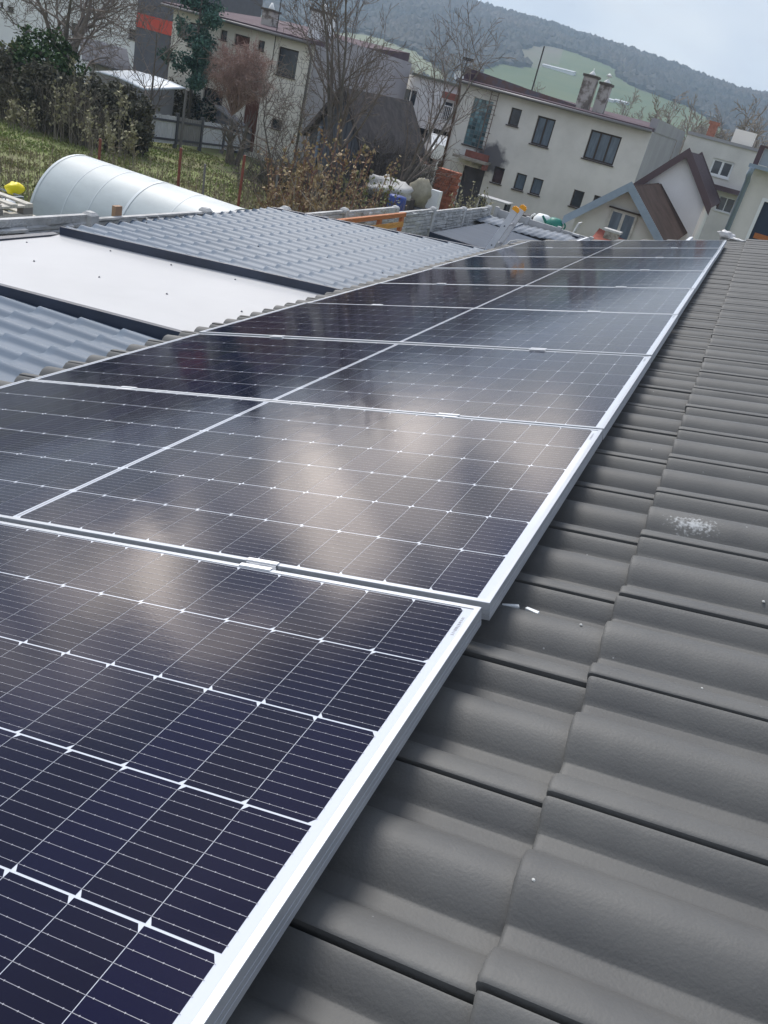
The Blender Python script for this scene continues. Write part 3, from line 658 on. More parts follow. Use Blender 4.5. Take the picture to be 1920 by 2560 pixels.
# orange timber railing by the fence
M_or = mat('orange_timber', (0.42, 0.15, 0.055), .65, var=.25, scale=6, stretch=(8, 1, 8))
M_ye = mat('yellow_timber', (0.55, 0.27, 0.07), .6, var=.25, scale=6, stretch=(8, 1, 8))
rl = thing('timber_frame', 'orange stained timber frame of posts and rails standing in front of the concrete fence', 'timber frame', (-5.45, 12, -3.4))
rx_ = -5.5; a = atX(812, 555, rx_); b = atX(1012, 537, rx_); zt = (a[2] + b[2]) / 2
mb = MB(); mb.box((rx_ - .03, a[1] - 1.2, zt - .04), (rx_ + .03, b[1], zt + .03)); mb.build('rail', M_or, rl)
for px_ in (884, 947, 1001):
    c = atX(px_, 560, rx_); mb = MB(); mb.box((rx_ - .03, c[1] - .05, -3.5), (rx_ + .03, c[1] + .05, zt - .045)); mb.build('post', M_or, rl)
for (xl, yl, xr, yr) in ((895, 573, 1007, 561), (975, 590, 1003, 586)):
    c = atX(xl, yl, rx_ + .05); d = atX(xr, yr, rx_ + .05); mb = MB(); mb.box((rx_ + .035, c[1] - .8, (c[2] + d[2]) / 2 - .05), (rx_ + .06, d[1], (c[2] + d[2]) / 2 + .04)); mb.build('rail', M_ye, rl)
# aluminium ladder leaning on the eaves
ladr = thing('ladder', 'aluminium ladder with orange end caps leaning on the eaves', 'ladder', (-3.6, 9.6, -3.3))
M_lad = mat('ladder_alu', (0.60, 0.60, 0.62), .42, metal=.6, var=.06, scale=8)
M_cap = mat('orange_cap', (0.85, 0.36, 0.02), .45)
top = np.array([atY(1288, 527, 9.33), atY(1306, 523, 9.75)]); foot = [(-3.55, 9.33, -3.35), (-3.55, 9.75, -3.35)]
for t_, f_ in zip(top, foot):
    t_ = Vector(t_); f_ = Vector(f_); mb = MB(); mb.beam(f_, t_, .028, .085, (1, 0, 0)) if False else mb.beam(f_, t_, .085, .028, (0, 1, 0)); mb.build('ladder_rail', M_lad, ladr)
    d_ = (t_ - f_).normalized(); mb = MB(); mb.beam(t_ - d_ * .004, t_ + d_ * .035, .092, .035, (0, 1, 0)); mb.beam(t_ + d_ * .03, t_ + d_ * .05, .06, .03, (0, 1, 0)); mb.build('end_cap', M_cap, ladr)
dl = (Vector(top[0]) - Vector(foot[0])); Ln = dl.length; nr = int(Ln / .28)
for i in range(nr):
    s_ = 1 - (.22 + .28 * i) / Ln; a = Vector(foot[0]).lerp(Vector(top[0]), s_); b = Vector(foot[1]).lerp(Vector(top[1]), s_)
    mb = MB(); mb.tube([a + Vector((0, -.016, 0)), b + Vector((0, .016, 0))], .014, 8); mb.build('rung', M_lad, ladr)
    mb = MB(); mb.tube([a + Vector((0, -.019, 0)), a + Vector((0, -.0145, 0))], .010, 8); mb.build('rung_bolt', M_screw, ladr)
pts = [atY(x, y, 10.35) for x, y in ((1262, 624), (1266, 612), (1277, 603), (1290, 601), (1320, 602))]
mb = MB(); mb.tube(pts, .009, 6); tag(mb.build('cable', mat('cable_grey', (.5, .5, .5), .5), smooth=True), 'thin pale cable curving over the eaves beside the ladder', 'cable')
# ================================================================== BEYOND THE FENCE: polytunnel, tank, pallets
M_poly = mat('polytunnel_film', (0.46, 0.50, 0.50), .45, spec=.4, var=.14, scale=1.2, stretch=(1, 1, 3))
tun = thing('polytunnel', 'long translucent white arched tunnel greenhouse lying behind the concrete fence', 'greenhouse', (-7.7, 8.95, -3.3))
cyT, rT, zT = 9.02, .97, -1.34
def arch(mb, xa, xb, r_, n=28, th=None):
    vs = []
    sec = [(cyT - r_, gz(9))] + [(cyT - r_ * math.cos(math.pi * i / n), zT - .97 + r_ * math.sin(math.pi * i / n)) for i in range(n + 1)] + [(cyT + r_, gz(9))]
    for X in (xa, xb): vs += [(X, y, z) for y, z in sec]
    m = len(sec); mb.add(vs, [(i, i + 1, m + i + 1, m + i) for i in range(m - 1)]); return sec
mb = MB(); arch(mb, -9.05, -6.2, rT); mb.build('film_cover', M_poly, tun, smooth=True)
mb = MB()
for X in (-9.03, -6.22):
    sec = [(cyT - rT, gz(9))] + [(cyT - rT * math.cos(math.pi * i / 28), zT - .97 + rT * math.sin(math.pi * i / 28)) for i in range(29)] + [(cyT + rT, gz(9))]
    mb.add([(X, y, z) for y, z in sec], [tuple(range(len(sec)))])
mb.build('end_wall', M_poly, tun)
M_rib = mat('tunnel_band', (0.58, 0.62, 0.63), .5)
for X in (-9.045, -8.5, -8.1, -7.55, -6.9):
    big = X in (-7.55, -9.045); wd = .022 if big else .008; rr_ = rT + (.006 if big else .003)
    mb = MB(); arch(mb, X - wd, X + wd, rr_); mb.build('hoop', M_rib, tun, smooth=True)
c = atX(296, 526, -6.12); mb = MB(); mb.box((-6.16, c[1] - .06, -3.3), (-6.11, c[1] + .05, c[2] + .045)); tag(mb.build('wooden_stake', mat('stake', (.35, .22, .14), .8)), 'short brown wooden stake end showing above the concrete fence', 'stake')
ibc = thing('water_tank', 'white plastic water tank in a steel cage with yellow cap beside the polytunnel', 'water tank', (-9.6, 7.9, -3.2))
pc = atX(20, 497, -9.0); zt_ = pc[2] - .06
mb = MB(); mb.box((-10.3, pc[1] - .9, -3.2), (-9.1, pc[1] + .3, zt_)); o = mb.build('tank', mat('tank_plastic', (.72, .74, .76), .4, var=.06), ibc)
bv = o.modifiers.new('b', 'BEVEL'); bv.width = .08; bv.segments = 4
mb = MB(); ycage = pc[1] - .93
for zz in (zt_ + .06, zt_ - .3, zt_ - .65): mb.tube([(-10.33, ycage, zz), (-9.06, ycage, zz), (-9.06, pc[1] + .33, zz), (-10.33, pc[1] + .33, zz), (-10.33, ycage, zz)], .012, 6)
for i in range(5):
    for (xx, yy) in ((-9.06, ycage + .315 * i), (-10.33 + .3175 * i, ycage)): mb.tube([(xx, yy, -3.2), (xx, yy, zt_ + .06)], .010, 6)
for i in range(2): mb.tube([(-10.33 + .42 * (i + 1), ycage, zt_ + .06), (-10.33 + .42 * (i + 1), pc[1] + .33, zt_ + .06)], .012, 6)
mb.build('cage', mat('cage_steel', (.25, .27, .29), .5, metal=.6), ibc)
cp = atX(37, 471, -9.3); mb = MB(); blob(mb, (cp[0], cp[1], cp[2]), .09, .16, .085, amp=.12, seed=6); mb.build('yellow_cap', mat('yellow_plastic', (.78, .66, .01), .5), ibc, smooth=True)
M_pal = mat('pallet_wood', (0.52, 0.49, 0.43), .9, var=.25, scale=5, stretch=(2, 10, 2))
def pallet(name, label, x1, y1, z0):
    t_ = thing(name, label, 'pallet', (x1 - .6, y1 - .4, z0), 'pallets stacked behind the fence')
    for i in range(3):
        for j in range(3):
            mb = MB(); mb.box((x1 - .1 - .5 * i, y1 - .145 - .45 * j, z0 + .022), (x1 - .5 * i, y1 - .45 * j, z0 + .1)); mb.build('block', mat('pallet_block', (.2, .19, .18), .9), t_)
    for i in range(5): mb = MB(); mb.box((x1 - 1.2, y1 - .1 - .235 * i, z0 + .122), (x1, y1 - .235 * i, z0 + .144)); mb.build('deck_board', M_pal, t_)
    for i in range(3):
        mb = MB(); mb.box((x1 - .1 - .5 * i, y1 - 1.2, z0 + .1), (x1 - .5 * i, y1, z0 + .122)); mb.build('bearer', M_pal, t_)
        mb = MB(); mb.box((x1 - .12 - .5 * i, y1 - 1.2, z0), (x1 + .0 - .5 * i, y1, z0 + .022)); mb.build('bottom_board', M_pal, t_)
pz = atX(60, 530, -7.6)
pallet('wooden_pallet', 'weathered wooden pallet, topmost of the stack left of the polytunnel', -7.55, atX(82, 540, -7.55)[1] , atX(82, 540, -7.55)[2] + .0)
pallet('wooden_pallet', 'weathered wooden pallet, lower one of the stack left of the polytunnel', -7.5, atX(82, 540, -7.55)[1] + .06, atX(82, 540, -7.55)[2] - .146)
# ================================================================== HOUSES
M_wallg = mat('grey_render', (0.69, 0.665, 0.63), .95, col2=(0.57, 0.55, 0.52), scale=.7, bump=.5, bscale=30, lo=.3, hi=.62)
M_wallc = mat('cream_render', (0.82, 0.78, 0.69), .95, col2=(0.74, 0.70, 0.63), scale=.5, bump=.4, bscale=30)
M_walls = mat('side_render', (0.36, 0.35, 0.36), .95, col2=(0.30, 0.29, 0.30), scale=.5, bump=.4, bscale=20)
M_wallw = mat('white_render', (0.78, 0.78, 0.79), .95, var=.08, scale=.6, bump=.3, bscale=30)
M_maroon = mat('maroon_metal', (0.10, 0.07, 0.08), .8, spec=.06, col2=(0.135, 0.105, 0.115), scale=1.2, bump=.2, bscale=8)
M_glass = mat('window_glass', (0.035, 0.045, 0.058), .12, spec=.8, var=.5, scale=1.5)
M_curt = mat('net_curtain_glass', (0.13, 0.17, 0.215), .3, spec=.7, col2=(.075, .10, .135), scale=2.2, stretch=(4, 1, .7))
M_brown = mat('brown_frame', (0.055, 0.042, 0.036), .6)
M_whitef = mat('white_frame', (0.74, 0.75, 0.76), .45)
M_pipe = mat('brown_pipe', (0.13, 0.075, 0.055), .6, var=.3, scale=3)
M_gutter = mat('gutter_zinc', (0.20, 0.19, 0.19), .5, metal=.3)
def wall_x(mb, X0, X1, Z0, Z1, Y, holes, thick=.16):
    """front wall at Y facing the camera, with real openings (x0,x1,z0,z1) and their reveals"""
    xs_ = sorted(set([X0, X1] + [h for o in holes for h in o[:2]])); zs_ = sorted(set([Z0, Z1] + [h for o in holes for h in o[2:]]))
    for i in range(len(xs_) - 1):
        for j in range(len(zs_) - 1):
            cx, cz = (xs_[i] + xs_[i + 1]) / 2, (zs_[j] + zs_[j + 1]) / 2
            if any(o[0] < cx < o[1] and o[2] < cz < o[3] for o in holes): continue
            mb.quad((xs_[i], Y, zs_[j]), (xs_[i + 1], Y, zs_[j]), (xs_[i + 1], Y, zs_[j + 1]), (xs_[i], Y, zs_[j + 1]))
    for a, b, c, d in holes:
        mb.quad((a, Y, c), (a, Y + thick, c), (b, Y + thick, c), (b, Y, c)); mb.quad((a, Y, d), (b, Y, d), (b, Y + thick, d), (a, Y + thick, d))
        mb.quad((a, Y, c), (a, Y, d), (a, Y + thick, d), (a, Y + thick, c)); mb.quad((b, Y, c), (b, Y + thick, c), (b, Y + thick, d), (b, Y, d))
def window(root, h, Y, kind='window', panes=1, frame=None, glass=None, fw=.05, sill=True, sillm=None, inset=.10, cross=0):
    a, b, c, d = h; frame = frame or M_brown; glass = glass or M_glass; e = .004; a += e; b -= e; c += e; d -= e
    mb = MB(); y0, y1 = Y + inset, Y + inset + .05
    mb.box((a, y0, c), (a + fw, y1, d)); mb.box((b - fw, y0, c), (b, y1, d)); mb.box((a + fw, y0, c), (b - fw, y1, c + fw)); mb.box((a + fw, y0, d - fw), (b - fw, y1, d))
    xs_ = [a + (b - a) * i / panes for i in range(panes + 1)]
    for x in xs_[1:-1]: mb.box((x - fw * .6, y0 - .004, c + fw), (x + fw * .6, y1 - .002, d - fw))
    fo = mb.build(kind, frame, root)
    for i in range(panes):
        mb = MB(); mb.box((xs_[i] + (fw if i == 0 else fw * .6), y0 + .02, c + fw), (xs_[i + 1] - (fw if i == panes - 1 else fw * .6), y0 + .03, d - fw)); mb.build('pane', glass, fo) if True else 0
    if sill:
        mb = MB(); mb.box((a - .06, Y - .07, c - .05 - e), (b + .06, Y + inset, c - e - .002)); mb.build('sill', sillm or frame, fo)
    # children of a part: keep their world offset equal
    return fo
def hole(Y, tl, br):
    A = atY(*tl, Y); B = atY(*br, Y); return (A[0], B[0], B[2], A[2])
def build_fix():
    pass
_old = MB.build
# parts of parts: the offset of the thing carries over
def wl(o): return WLOC.get(o.name, Vector((0, 0, 0)))
# ---- the grey two storey house in the middle
Y2 = 40.0; zt2 = 1.17; zb2 = -4.9
h2 = thing('flat_roofed_house', 'pale grey two storey house with rusty parapet, two chimneys and a glass block window', 'house', (-9.8, Y2, zb2))
xL, xR = -14.5, -5.2
gb = hole(Y2, (1187, 243), (1184.5, 366)); gb = (gb[0], gb[0] + .98, gb[2], gb[3])
w_s = hole(Y2, (1280, 268), (1288, 316)); w_2 = hole(Y2, (1346, 288), (1369, 370)); w_3 = hole(Y2, (1479, 323), (1531, 415))
door2 = hole(Y2, (1161, 412), (1186, 480)); door2 = (door2[0], door2[1] + .25, zb2 + .25, door2[3])
lows = [hole(Y2, a, b) for a, b in (((1238, 415), (1247, 460)), ((1293, 431), (1302, 477)), ((1334, 443), (1344, 489)))]
l4 = hole(Y2, (1436, 473), (1440.5, 519)); l5 = hole(Y2, (1487, 487), (1493, 534)); lows += [l4, l5]
lows = [(a, max(b, a + .52), c, d) for a, b, c, d in lows]
w_s = (w_s[0], max(w_s[1], w_s[0] + .52), w_s[2], w_s[3])
mb = MB(); wall_x(mb, xL, xR, zb2, zt2, Y2, [gb, w_s, w_2, w_3, door2] + lows)
mb.quad((xL, Y2, zb2), (xL, Y2, zt2), (xL, Y2 + 11, zt2), (xL, Y2 + 11, zb2)); mb.quad((xL, Y2 + 11, zb2), (xL, Y2 + 11, zt2), (xR, Y2 + 11, zt2), (xR, Y2 + 11, zb2))
mb.build('wall', M_wallg, h2)
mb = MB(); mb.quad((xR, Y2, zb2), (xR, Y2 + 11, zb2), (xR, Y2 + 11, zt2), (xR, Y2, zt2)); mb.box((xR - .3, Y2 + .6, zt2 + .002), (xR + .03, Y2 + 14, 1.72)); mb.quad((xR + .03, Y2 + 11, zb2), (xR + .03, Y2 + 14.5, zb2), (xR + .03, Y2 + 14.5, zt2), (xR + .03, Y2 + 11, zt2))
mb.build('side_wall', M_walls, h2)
mb = MB(); mb.hexa([(xL - .15, Y2 - .38, zt2 + .0), (xR - .0, Y2 - .38, zt2 + .0), (xR - .0, Y2 + 11, zt2 + .0), (xL - .15, Y2 + 11, zt2 + .0)],
                   [(xL - .15, Y2 - .38, zt2 + .12), (xR - .0, Y2 - .38, zt2 + .12), (xR - .31, Y2 + 11, zt2 + .52), (xL - .15, Y2 + 11, zt2 + .52)])
mb.box((xL - .12, Y2 + .4, zt2 + .14), (xL + .18, Y2 + 10, zt2 + .62))
mb.build('roof', M_maroon, h2)
# rusty upstand along the roof behind the gutter, higher at the left end
mb = MB(); a = atY(1167, 172, Y2 + 1.2); b = atY(1440, 262, Y2 + 1.2)
mb.hexa([(a[0], Y2 + 1.2, zt2 + .1), (b[0], Y2 + 1.2, zt2 + .1), (b[0], Y2 + 1.3, zt2 + .1), (a[0], Y2 + 1.3, zt2 + .1)], [(a[0], Y2 + 1.2, a[2]), (b[0], Y2 + 1.2, b[2]), (b[0], Y2 + 1.3, b[2]), (a[0], Y2 + 1.3, a[2])])
mb.build('parapet', mat('rusty_sheet', (0.15, 0.095, 0.085), .8, col2=(0.13, 0.12, 0.14), scale=1.6, lo=.42, hi=.55), h2)
mb = MB(); mb.tube([(xL - .15, Y2 - .42, zt2 + .0), (xR, Y2 - .42, zt2 + .0)], .07, 8); mb.build('gutter', M_gutter, h2, smooth=True)
mb = MB(); mb.tube([(xL + .05, Y2 - .42, zt2 - .02), (xL + .12, Y2 - .4, zt2 - .25), (xL + .06, Y2 - .08, zt2 - .55), (xL + .06, Y2 - .08, zb2)], .06, 8); mb.build('downpipe', M_pipe, h2, smooth=True)
# glass block window: lattice of blocks
fo = None; a, b, c, d = gb; mb = MB(); mb.box((a, Y2 + .08, c), (b, Y2 + .1, d)); fo = mb.build('window', mat('block_mortar', (.16, .19, .20), .8), h2)
gm = mat('glass_block', (.10, .17, .19), .15, spec=.8, island=.7); mb = MB(); nxg, nzg = 5, 12
for i in range(nxg):
    for j in range(nzg):
        x0 = a + (b - a) * (i + .1) / nxg; x1 = a + (b - a) * (i + .9) / nxg; z0 = c + (d - c) * (j + .1) / nzg; z1 = c + (d - c) * (j + .9) / nzg
        mb.box((x0, Y2 + .055, z0), (x1, Y2 + .079, z1))
mb.build('glass_blocks', gm, fo); mb = MB(); mb.box((a - .06, Y2 - .07, c - .06), (b + .06, Y2 + .079, c - .003)); mb.build('sill', M_brown, fo)
mb = MB(); 
window(h2, w_s, Y2); window(h2, w_2, Y2, panes=2, glass=M_curt, fw=.07); window(h2, w_3, Y2, panes=3, glass=M_curt, fw=.07)
for i, l in enumerate(lows): window(h2, l, Y2, glass=M_curt if i in (1, 2) else M_glass)
a, b, c, d = door2; mb = MB(); mb.box((a + .004, Y2 + .1, c), (b - .004, Y2 + .15, d - .004)); dd = mb.build('door', mat('dark_door', (.075, .07, .082), .5, var=.3, scale=2), h2)
mb = MB(); mb.tube([(b - .15, Y2 + .07, (c + d) / 2 - .2), (b - .15, Y2 + .07, (c + d) / 2)], .015, 6); mb.build('handle', M_gutter, dd)
A = atY(1133, 383, Y2 - .9); B = atY(1214, 404, Y2 - .9); mb = MB(); mb.box((A[0], Y2 - .95, A[2] - .12), (B[0], Y2 - .002, A[2] + .0)); mb.build('canopy', mat('canopy_concrete', (.33, .3, .26), .9, var=.3, scale=2), h2)
mb = MB(); mb.box((A[0] + .45, Y2 - .5, A[2] + .003), (B[0] - .02, Y2 - .42, A[2] + .3)); mb.box((B[0] - .12, Y2 - .9, A[2] - .36), (B[0] + .01, Y2 - .3, A[2] - .123)); mb.build('canopy_upstand', mat('brick_red', (.23, .09, .07), .9, var=.3, scale=3), h2)
# iron ladder on the wall
mb = MB()
for (x0, y0, x1, y1) in ((1231, 228, 1190, 381), (1248, 232, 1207, 387)):
    p = atY(x0, y0, Y2 - .25); q = atY(x1, y1, Y2 - .25); xm = (p[0] + q[0]) / 2
    mb.tube([(xm, Y2 - .25, q[2]), (xm, Y2 - .25, p[2])], .022, 6)
    for zz in (p[2] - .95, (p[2] + q[2]) / 2 - .4): mb.tube([(xm, Y2 - .25, zz), (xm, Y2, zz)], .018, 5)
    if x0 == 1231: xa_, za_, zb_ = xm, q[2], p[2]
xb_ = xm
for i in range(13): zz = za_ + .15 + (zb_ - za_ - .3) * i / 12; mb.tube([(xa_, Y2 - .25, zz), (xb_, Y2 - .25, zz)], .013, 5)
mb.build('wall_ladder', mat('rusty_iron', (.17, .13, .11), .8), h2)
# soot coloured damp stain as a skim of darker render beside the canopy
def stain_mat(name, base, centre, size, dark):
    m = base.copy(); m.name = name; t = m.node_tree; b = t.nodes['Principled BSDF']; src = b.inputs['Base Color'].links[0].from_socket
    co = t.nodes.new('ShaderNodeTexCoord'); mp = t.nodes.new('ShaderNodeMapping'); mp.vector_type = 'TEXTURE'; mp.inputs['Location'].default_value = centre; mp.inputs['Scale'].default_value = size
    t.links.new(co.outputs['Object'], mp.inputs[0]); ln = t.nodes.new('ShaderNodeVectorMath'); ln.operation = 'LENGTH'
    nz = t.nodes.new('ShaderNodeTexNoise'); nz.inputs['Scale'].default_value = 3.0; nz.inputs['Detail'].default_value = 5; t.links.new(co.outputs['Object'], nz.inputs['Vector'])
    t.links.new(mp.outputs[0], ln.inputs[0]); a_ = t.nodes.new('ShaderNodeMath'); a_.operation = 'MULTIPLY_ADD'; a_.inputs[1].default_value = 1.1; t.links.new(nz.outputs['Fac'], a_.inputs[0]); t.links.new(ln.outputs['Value'], a_.inputs[2])
    mr = t.nodes.new('ShaderNodeMapRange'); mr.inputs['From Min'].default_value = 1.25; mr.inputs['From Max'].default_value = 1.65; mr.inputs['To Min'].default_value = 1; mr.inputs['To Max'].default_value = 0; t.links.new(a_.outputs[0], mr.inputs[0])
    mc = t.nodes.new('ShaderNodeMix'); mc.data_type = 'RGBA'; t.links.new(mr.outputs[0], mc.inputs[0]); t.links.new(src, mc.inputs[6]); mc.inputs[7].default_value = (*dark, 1); t.links.new(mc.outputs[2], b.inputs['Base Color'])
    return m
st = atY(1225, 398, Y2); wallo = [o for o in bpy.data.objects if o.parent == h2 and o.name.startswith('wall')][0]
wallo.data.materials[0] = stain_mat('stained_render', M_wallg, (st[0] + 9.8, 0, st[2] - zb2), (.85, 2, .75), (.14, .135, .145))
# chimneys
M_ch = mat('chimney_render', (0.44, 0.41, 0.38), .95, col2=(0.17, 0.145, 0.125), scale=2.4, lo=.40, hi=.52, bump=.5, bscale=20)
M_cowl = mat('cowl_white', (.72, .72, .70), .4)
for (xb, yb, xt, yt, wpx, Yc) in ((1456, 274, 1479, 188, 30, 42.3), (1497, 279, 1516, 208, 24, 42.6)):
    B_ = atY(xb, yb, Yc); T_ = atY(xt, yt, Yc); hw = wpx / F_PX * Yc / 2 * .98; X = (B_[0] + T_[0]) / 2
    mb = MB(); mb.box((X - hw, Yc - .3, zt2 + .15), (X + hw, Yc + .3, T_[2] - .10)); mb.mi = 1; mb.box((X - hw - .06, Yc - .36, T_[2] - .10), (X + hw + .06, Yc + .36, T_[2])); ch = mb.build('chimney', [M_ch, mat('chimney_cap', (.10, .085, .07), .9)], h2)
    mb = MB(); mb.lathe((X, Yc, T_[2]), [(.16, 0), (.15, .06), (.05, .16), (.02, .2), (.02, .3)], 10)
    if xb > 1480: mb.lathe((X, Yc, T_[2] + .25), [(.02, 0), (.15, .05), (.03, .16)], 10)
    mb.build('cowl', M_cowl, ch, smooth=True)
# mast, floodlight, dish
b_ = atY(1329, 228, 42); t_ = atY(1362, 116, 42); mb = MB(); mb.tube([(b_[0], 42, zt2 + .2), (b_[0], 42, t_[2])], .035, 6); mb.build('antenna_mast', mat('dark_iron', (.06, .055, .055), .7), h2)
a = atY(1172, 147, Y2); mb = MB(); mb.tube([(a[0] - .15, Y2, zt2 + .1), (a[0] - .05, Y2, a[2] - .1)], .03, 6); mb.box((a[0] - .25, Y2 - .1, a[2] - .1), (a[0] + .25, Y2 + .1, a[2] + .03)); mb.build('floodlight', MATS['dark_iron'], h2)
a = atY(1146, 192, Y2 - .3); mb = MB(); mb.lathe((a[0], Y2 - .3, a[2]), [(.03, 0), (.15, -.03), (.24, -.08), (.24, -.095), (.15, -.05), (.02, -.02)], 14, axis=(-.5, .8, -.3)); mb.build('dish', M_cowl, h2)
# ---- cream house on the left with maroon roof
Y1 = 38.0; x1L, x1R = -29.67, -21.41; zt1 = 1.08; zb1 = -4.7
h1 = thing('cream_house', 'cream two storey house with maroon roof edge and long lilac grey side wall', 'house', (-25, Y1, zb1))
def H1(x0, y0, x1, y1): return hole(Y1, (400 + x0 / 2.592, y0 / 2.592), (400 + x1 / 2.592, y1 / 2.592))
hs = [H1(190, 140, 300, 330), H1(395, 190, 430, 265), H1(485, 215, 575, 315), H1(637, 257, 672, 333), H1(772, 298, 872, 512), H1(560, 610, 620, 850), H1(725, 760, 785, 845), H1(285, 560, 400, 690)]
hs[5] = (hs[5][0], hs[5][1], zb1 + .3, hs[5][3])
mb = MB(); wall_x(mb, x1L, x1R, zb1, zt1, Y1, hs); mb.quad((x1L, Y1, zb1), (x1L, Y1, zt1), (x1L, Y1 + 12, zt1), (x1L, Y1 + 12, zb1)); mb.quad((x1L, Y1 + 12, zb1), (x1L, Y1 + 12, zt1), (x1R, Y1 + 12, zt1), (x1R, Y1 + 12, zb1)); mb.build('wall', M_wallc, h1)
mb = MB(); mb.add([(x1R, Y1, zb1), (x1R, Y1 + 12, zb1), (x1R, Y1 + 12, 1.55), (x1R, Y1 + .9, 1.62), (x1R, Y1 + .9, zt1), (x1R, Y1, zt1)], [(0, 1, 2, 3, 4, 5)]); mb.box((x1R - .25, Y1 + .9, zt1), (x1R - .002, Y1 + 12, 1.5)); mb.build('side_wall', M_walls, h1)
mb = MB(); mb.hexa([(x1L - .4, Y1 - .45, zt1), (x1R + .02, Y1 - .45, zt1), (x1R - .26, Y1 + 12, zt1), (x1L - .4, Y1 + 12, zt1)], [(x1L - .4, Y1 - .45, zt1 + .14), (x1R + .02, Y1 - .45, zt1 + .14), (x1R - .26, Y1 + 12, zt1 + .95), (x1L - .4, Y1 + 12, zt1 + .95)])
mb.build('roof', M_maroon, h1)
mb = MB(); mb.tube([(x1L - .4, Y1 - .5, zt1), (x1R, Y1 - .5, zt1)], .07, 8); mb.build('gutter', M_gutter, h1, smooth=True)
mb = MB(); mb.tube([(x1R - .1, Y1 - .5, zt1), (x1R - .1, Y1 - .3, zt1 - .3), (x1R - .08, Y1 - .08, zt1 - .55), (x1R - .08, Y1 - .08, zb1)], .065, 8); mb.build('downpipe', M_gutter, h1, smooth=True)
M_rw = mat('brown_window_board', (0.13, 0.055, 0.04), .7)
for i, h in enumerate(hs):
    if i == 5:
        mb = MB(); mb.box((h[0] + .004, Y1 + .08, h[2]), (h[1] - .004, Y1 + .13, h[3] - .004)); dd = mb.build('door', M_rw, h1); mb = MB(); mb.box((h[0] + .9, Y1 + .06, h[2] + .9), (h[0] + 1.02, Y1 + .078, h[3] - .5)); mb.build('pane', M_whitef, dd)
    else: window(h1, h, Y1, glass=M_rw if i in (2,) else M_glass, fw=.06)
for (xb, yb, xt, yt, wpx, Yc, m_) in ((673, 62, 679, 24, 26, 40.5, M_ch), (800, 92, 812, 29, 48, 39.6, M_wallw)):
    B_ = atY(xb, yb, Yc); T_ = atY(xt, yt, Yc); hw = wpx / F_PX * math.dist(CW, B_) / 2 * .95; X = (B_[0] + T_[0]) / 2
    mb = MB(); mb.box((X - hw, Yc - .35, zt1 + .1), (X + hw, Yc + .35, T_[2] - .1)); mb.mi = 1; mb.box((X - hw - .07, Yc - .42, T_[2] - .1), (X + hw + .07, Yc + .42, T_[2])); ch = mb.build('chimney', [m_, MATS['chimney_cap']], h1)
    mb = MB(); mb.lathe((X, Yc, T_[2]), [(.16, 0), (.15, .06), (.04, .3)], 10); mb.build('cowl', M_cowl, ch, smooth=True)
a = atY(697, 10, 37.7); mb = MB(); mb.tube([(a[0] + .1, 37.7, zt1 - 1.6), (a[0] + .1, 37.7, zt1 + 2.6)], .025, 5); mb.build('antenna_mast', MATS['dark_iron'], h1)
# ---- house with balcony behind, between the two
Y3 = 50.2; h3 = thing('balcony_house', 'pale house with a small balcony and dark garage opening seen between the two larger houses', 'house', (-19, Y3, -4.9))
A = atY(1027, 189, Y3); B = atY(1139, 214, Y3); x3L = x1R + .3; x3R = -14.6; zt3 = (A[2] + B[2]) / 2
def H3(x0, y0, x1, y1): return hole(Y3, (900 + x0 / 2.592, y0 / 2.592), (900 + x1 / 2.592, y1 / 2.592))
w31 = H3(292, 565, 350, 692); w32 = H3(548, 650, 575, 790); g31 = H3(350, 815, 430, 900); g32 = H3(478, 830, 560, 925)
mb = MB(); wall_x(mb, x3L, x3R, -4.9, zt3, Y3, [w31, w32, g31, g32]); mb.quad((x3R, Y3, -4.9), (x3R, Y3 + 8, -4.9), (x3R, Y3 + 8, zt3), (x3R, Y3, zt3)); mb.build('wall', M_wallw, h3)
mb = MB(); mb.box((x3L - .1, Y3 - .3, zt3), (x3R + .1, Y3 + 8, zt3 + .14)); mb.build('roof', mat('moss_roof', (.15, .15, .12), .9, var=.3), h3)
window(h3, w31, Y3, frame=M_whitef, panes=2); window(h3, w32, Y3, frame=M_whitef)
for g_ in (g31, g32): mb = MB(); mb.box((g_[0], Y3 + .12, g_[2]), (g_[1], Y3 + .2, g_[3])); mb.build('garage_door', MATS['dark_underlay'] if 'dark_underlay' in MATS else M_dark, h3)
mb = MB(); C = atY(1093, 318, Y3 - 1); D = atY(1128, 322, Y3 - 1); zf = w32[2] - .12; mb.box((C[0], Y3 - 1.1, zf - .12), (D[0] + .6, Y3 - .002, zf)); mb.build('balcony_floor', M_wallg, h3)
mb = MB()
for i in range(14): X = C[0] + (D[0] + .6 - C[0]) * i / 13; mb.tube([(X, Y3 - 1.08, zf), (X, Y3 - 1.08, zf + .95)], .015, 4)
mb.tube([(C[0], Y3 - 1.08, zf + .95), (D[0] + .6, Y3 - 1.08, zf + .95)], .03, 5); mb.build('railing', M_whitef, h3)
mb = MB(); C2 = atY(1110, 228, Y3 - 1); mb.box((C2[0], Y3 - 1.2, C2[2] - .35), (C2[0] + 1.6, Y3 - .002, C2[2])); mb.build('balcony_roof', MATS['brick_red'], h3)
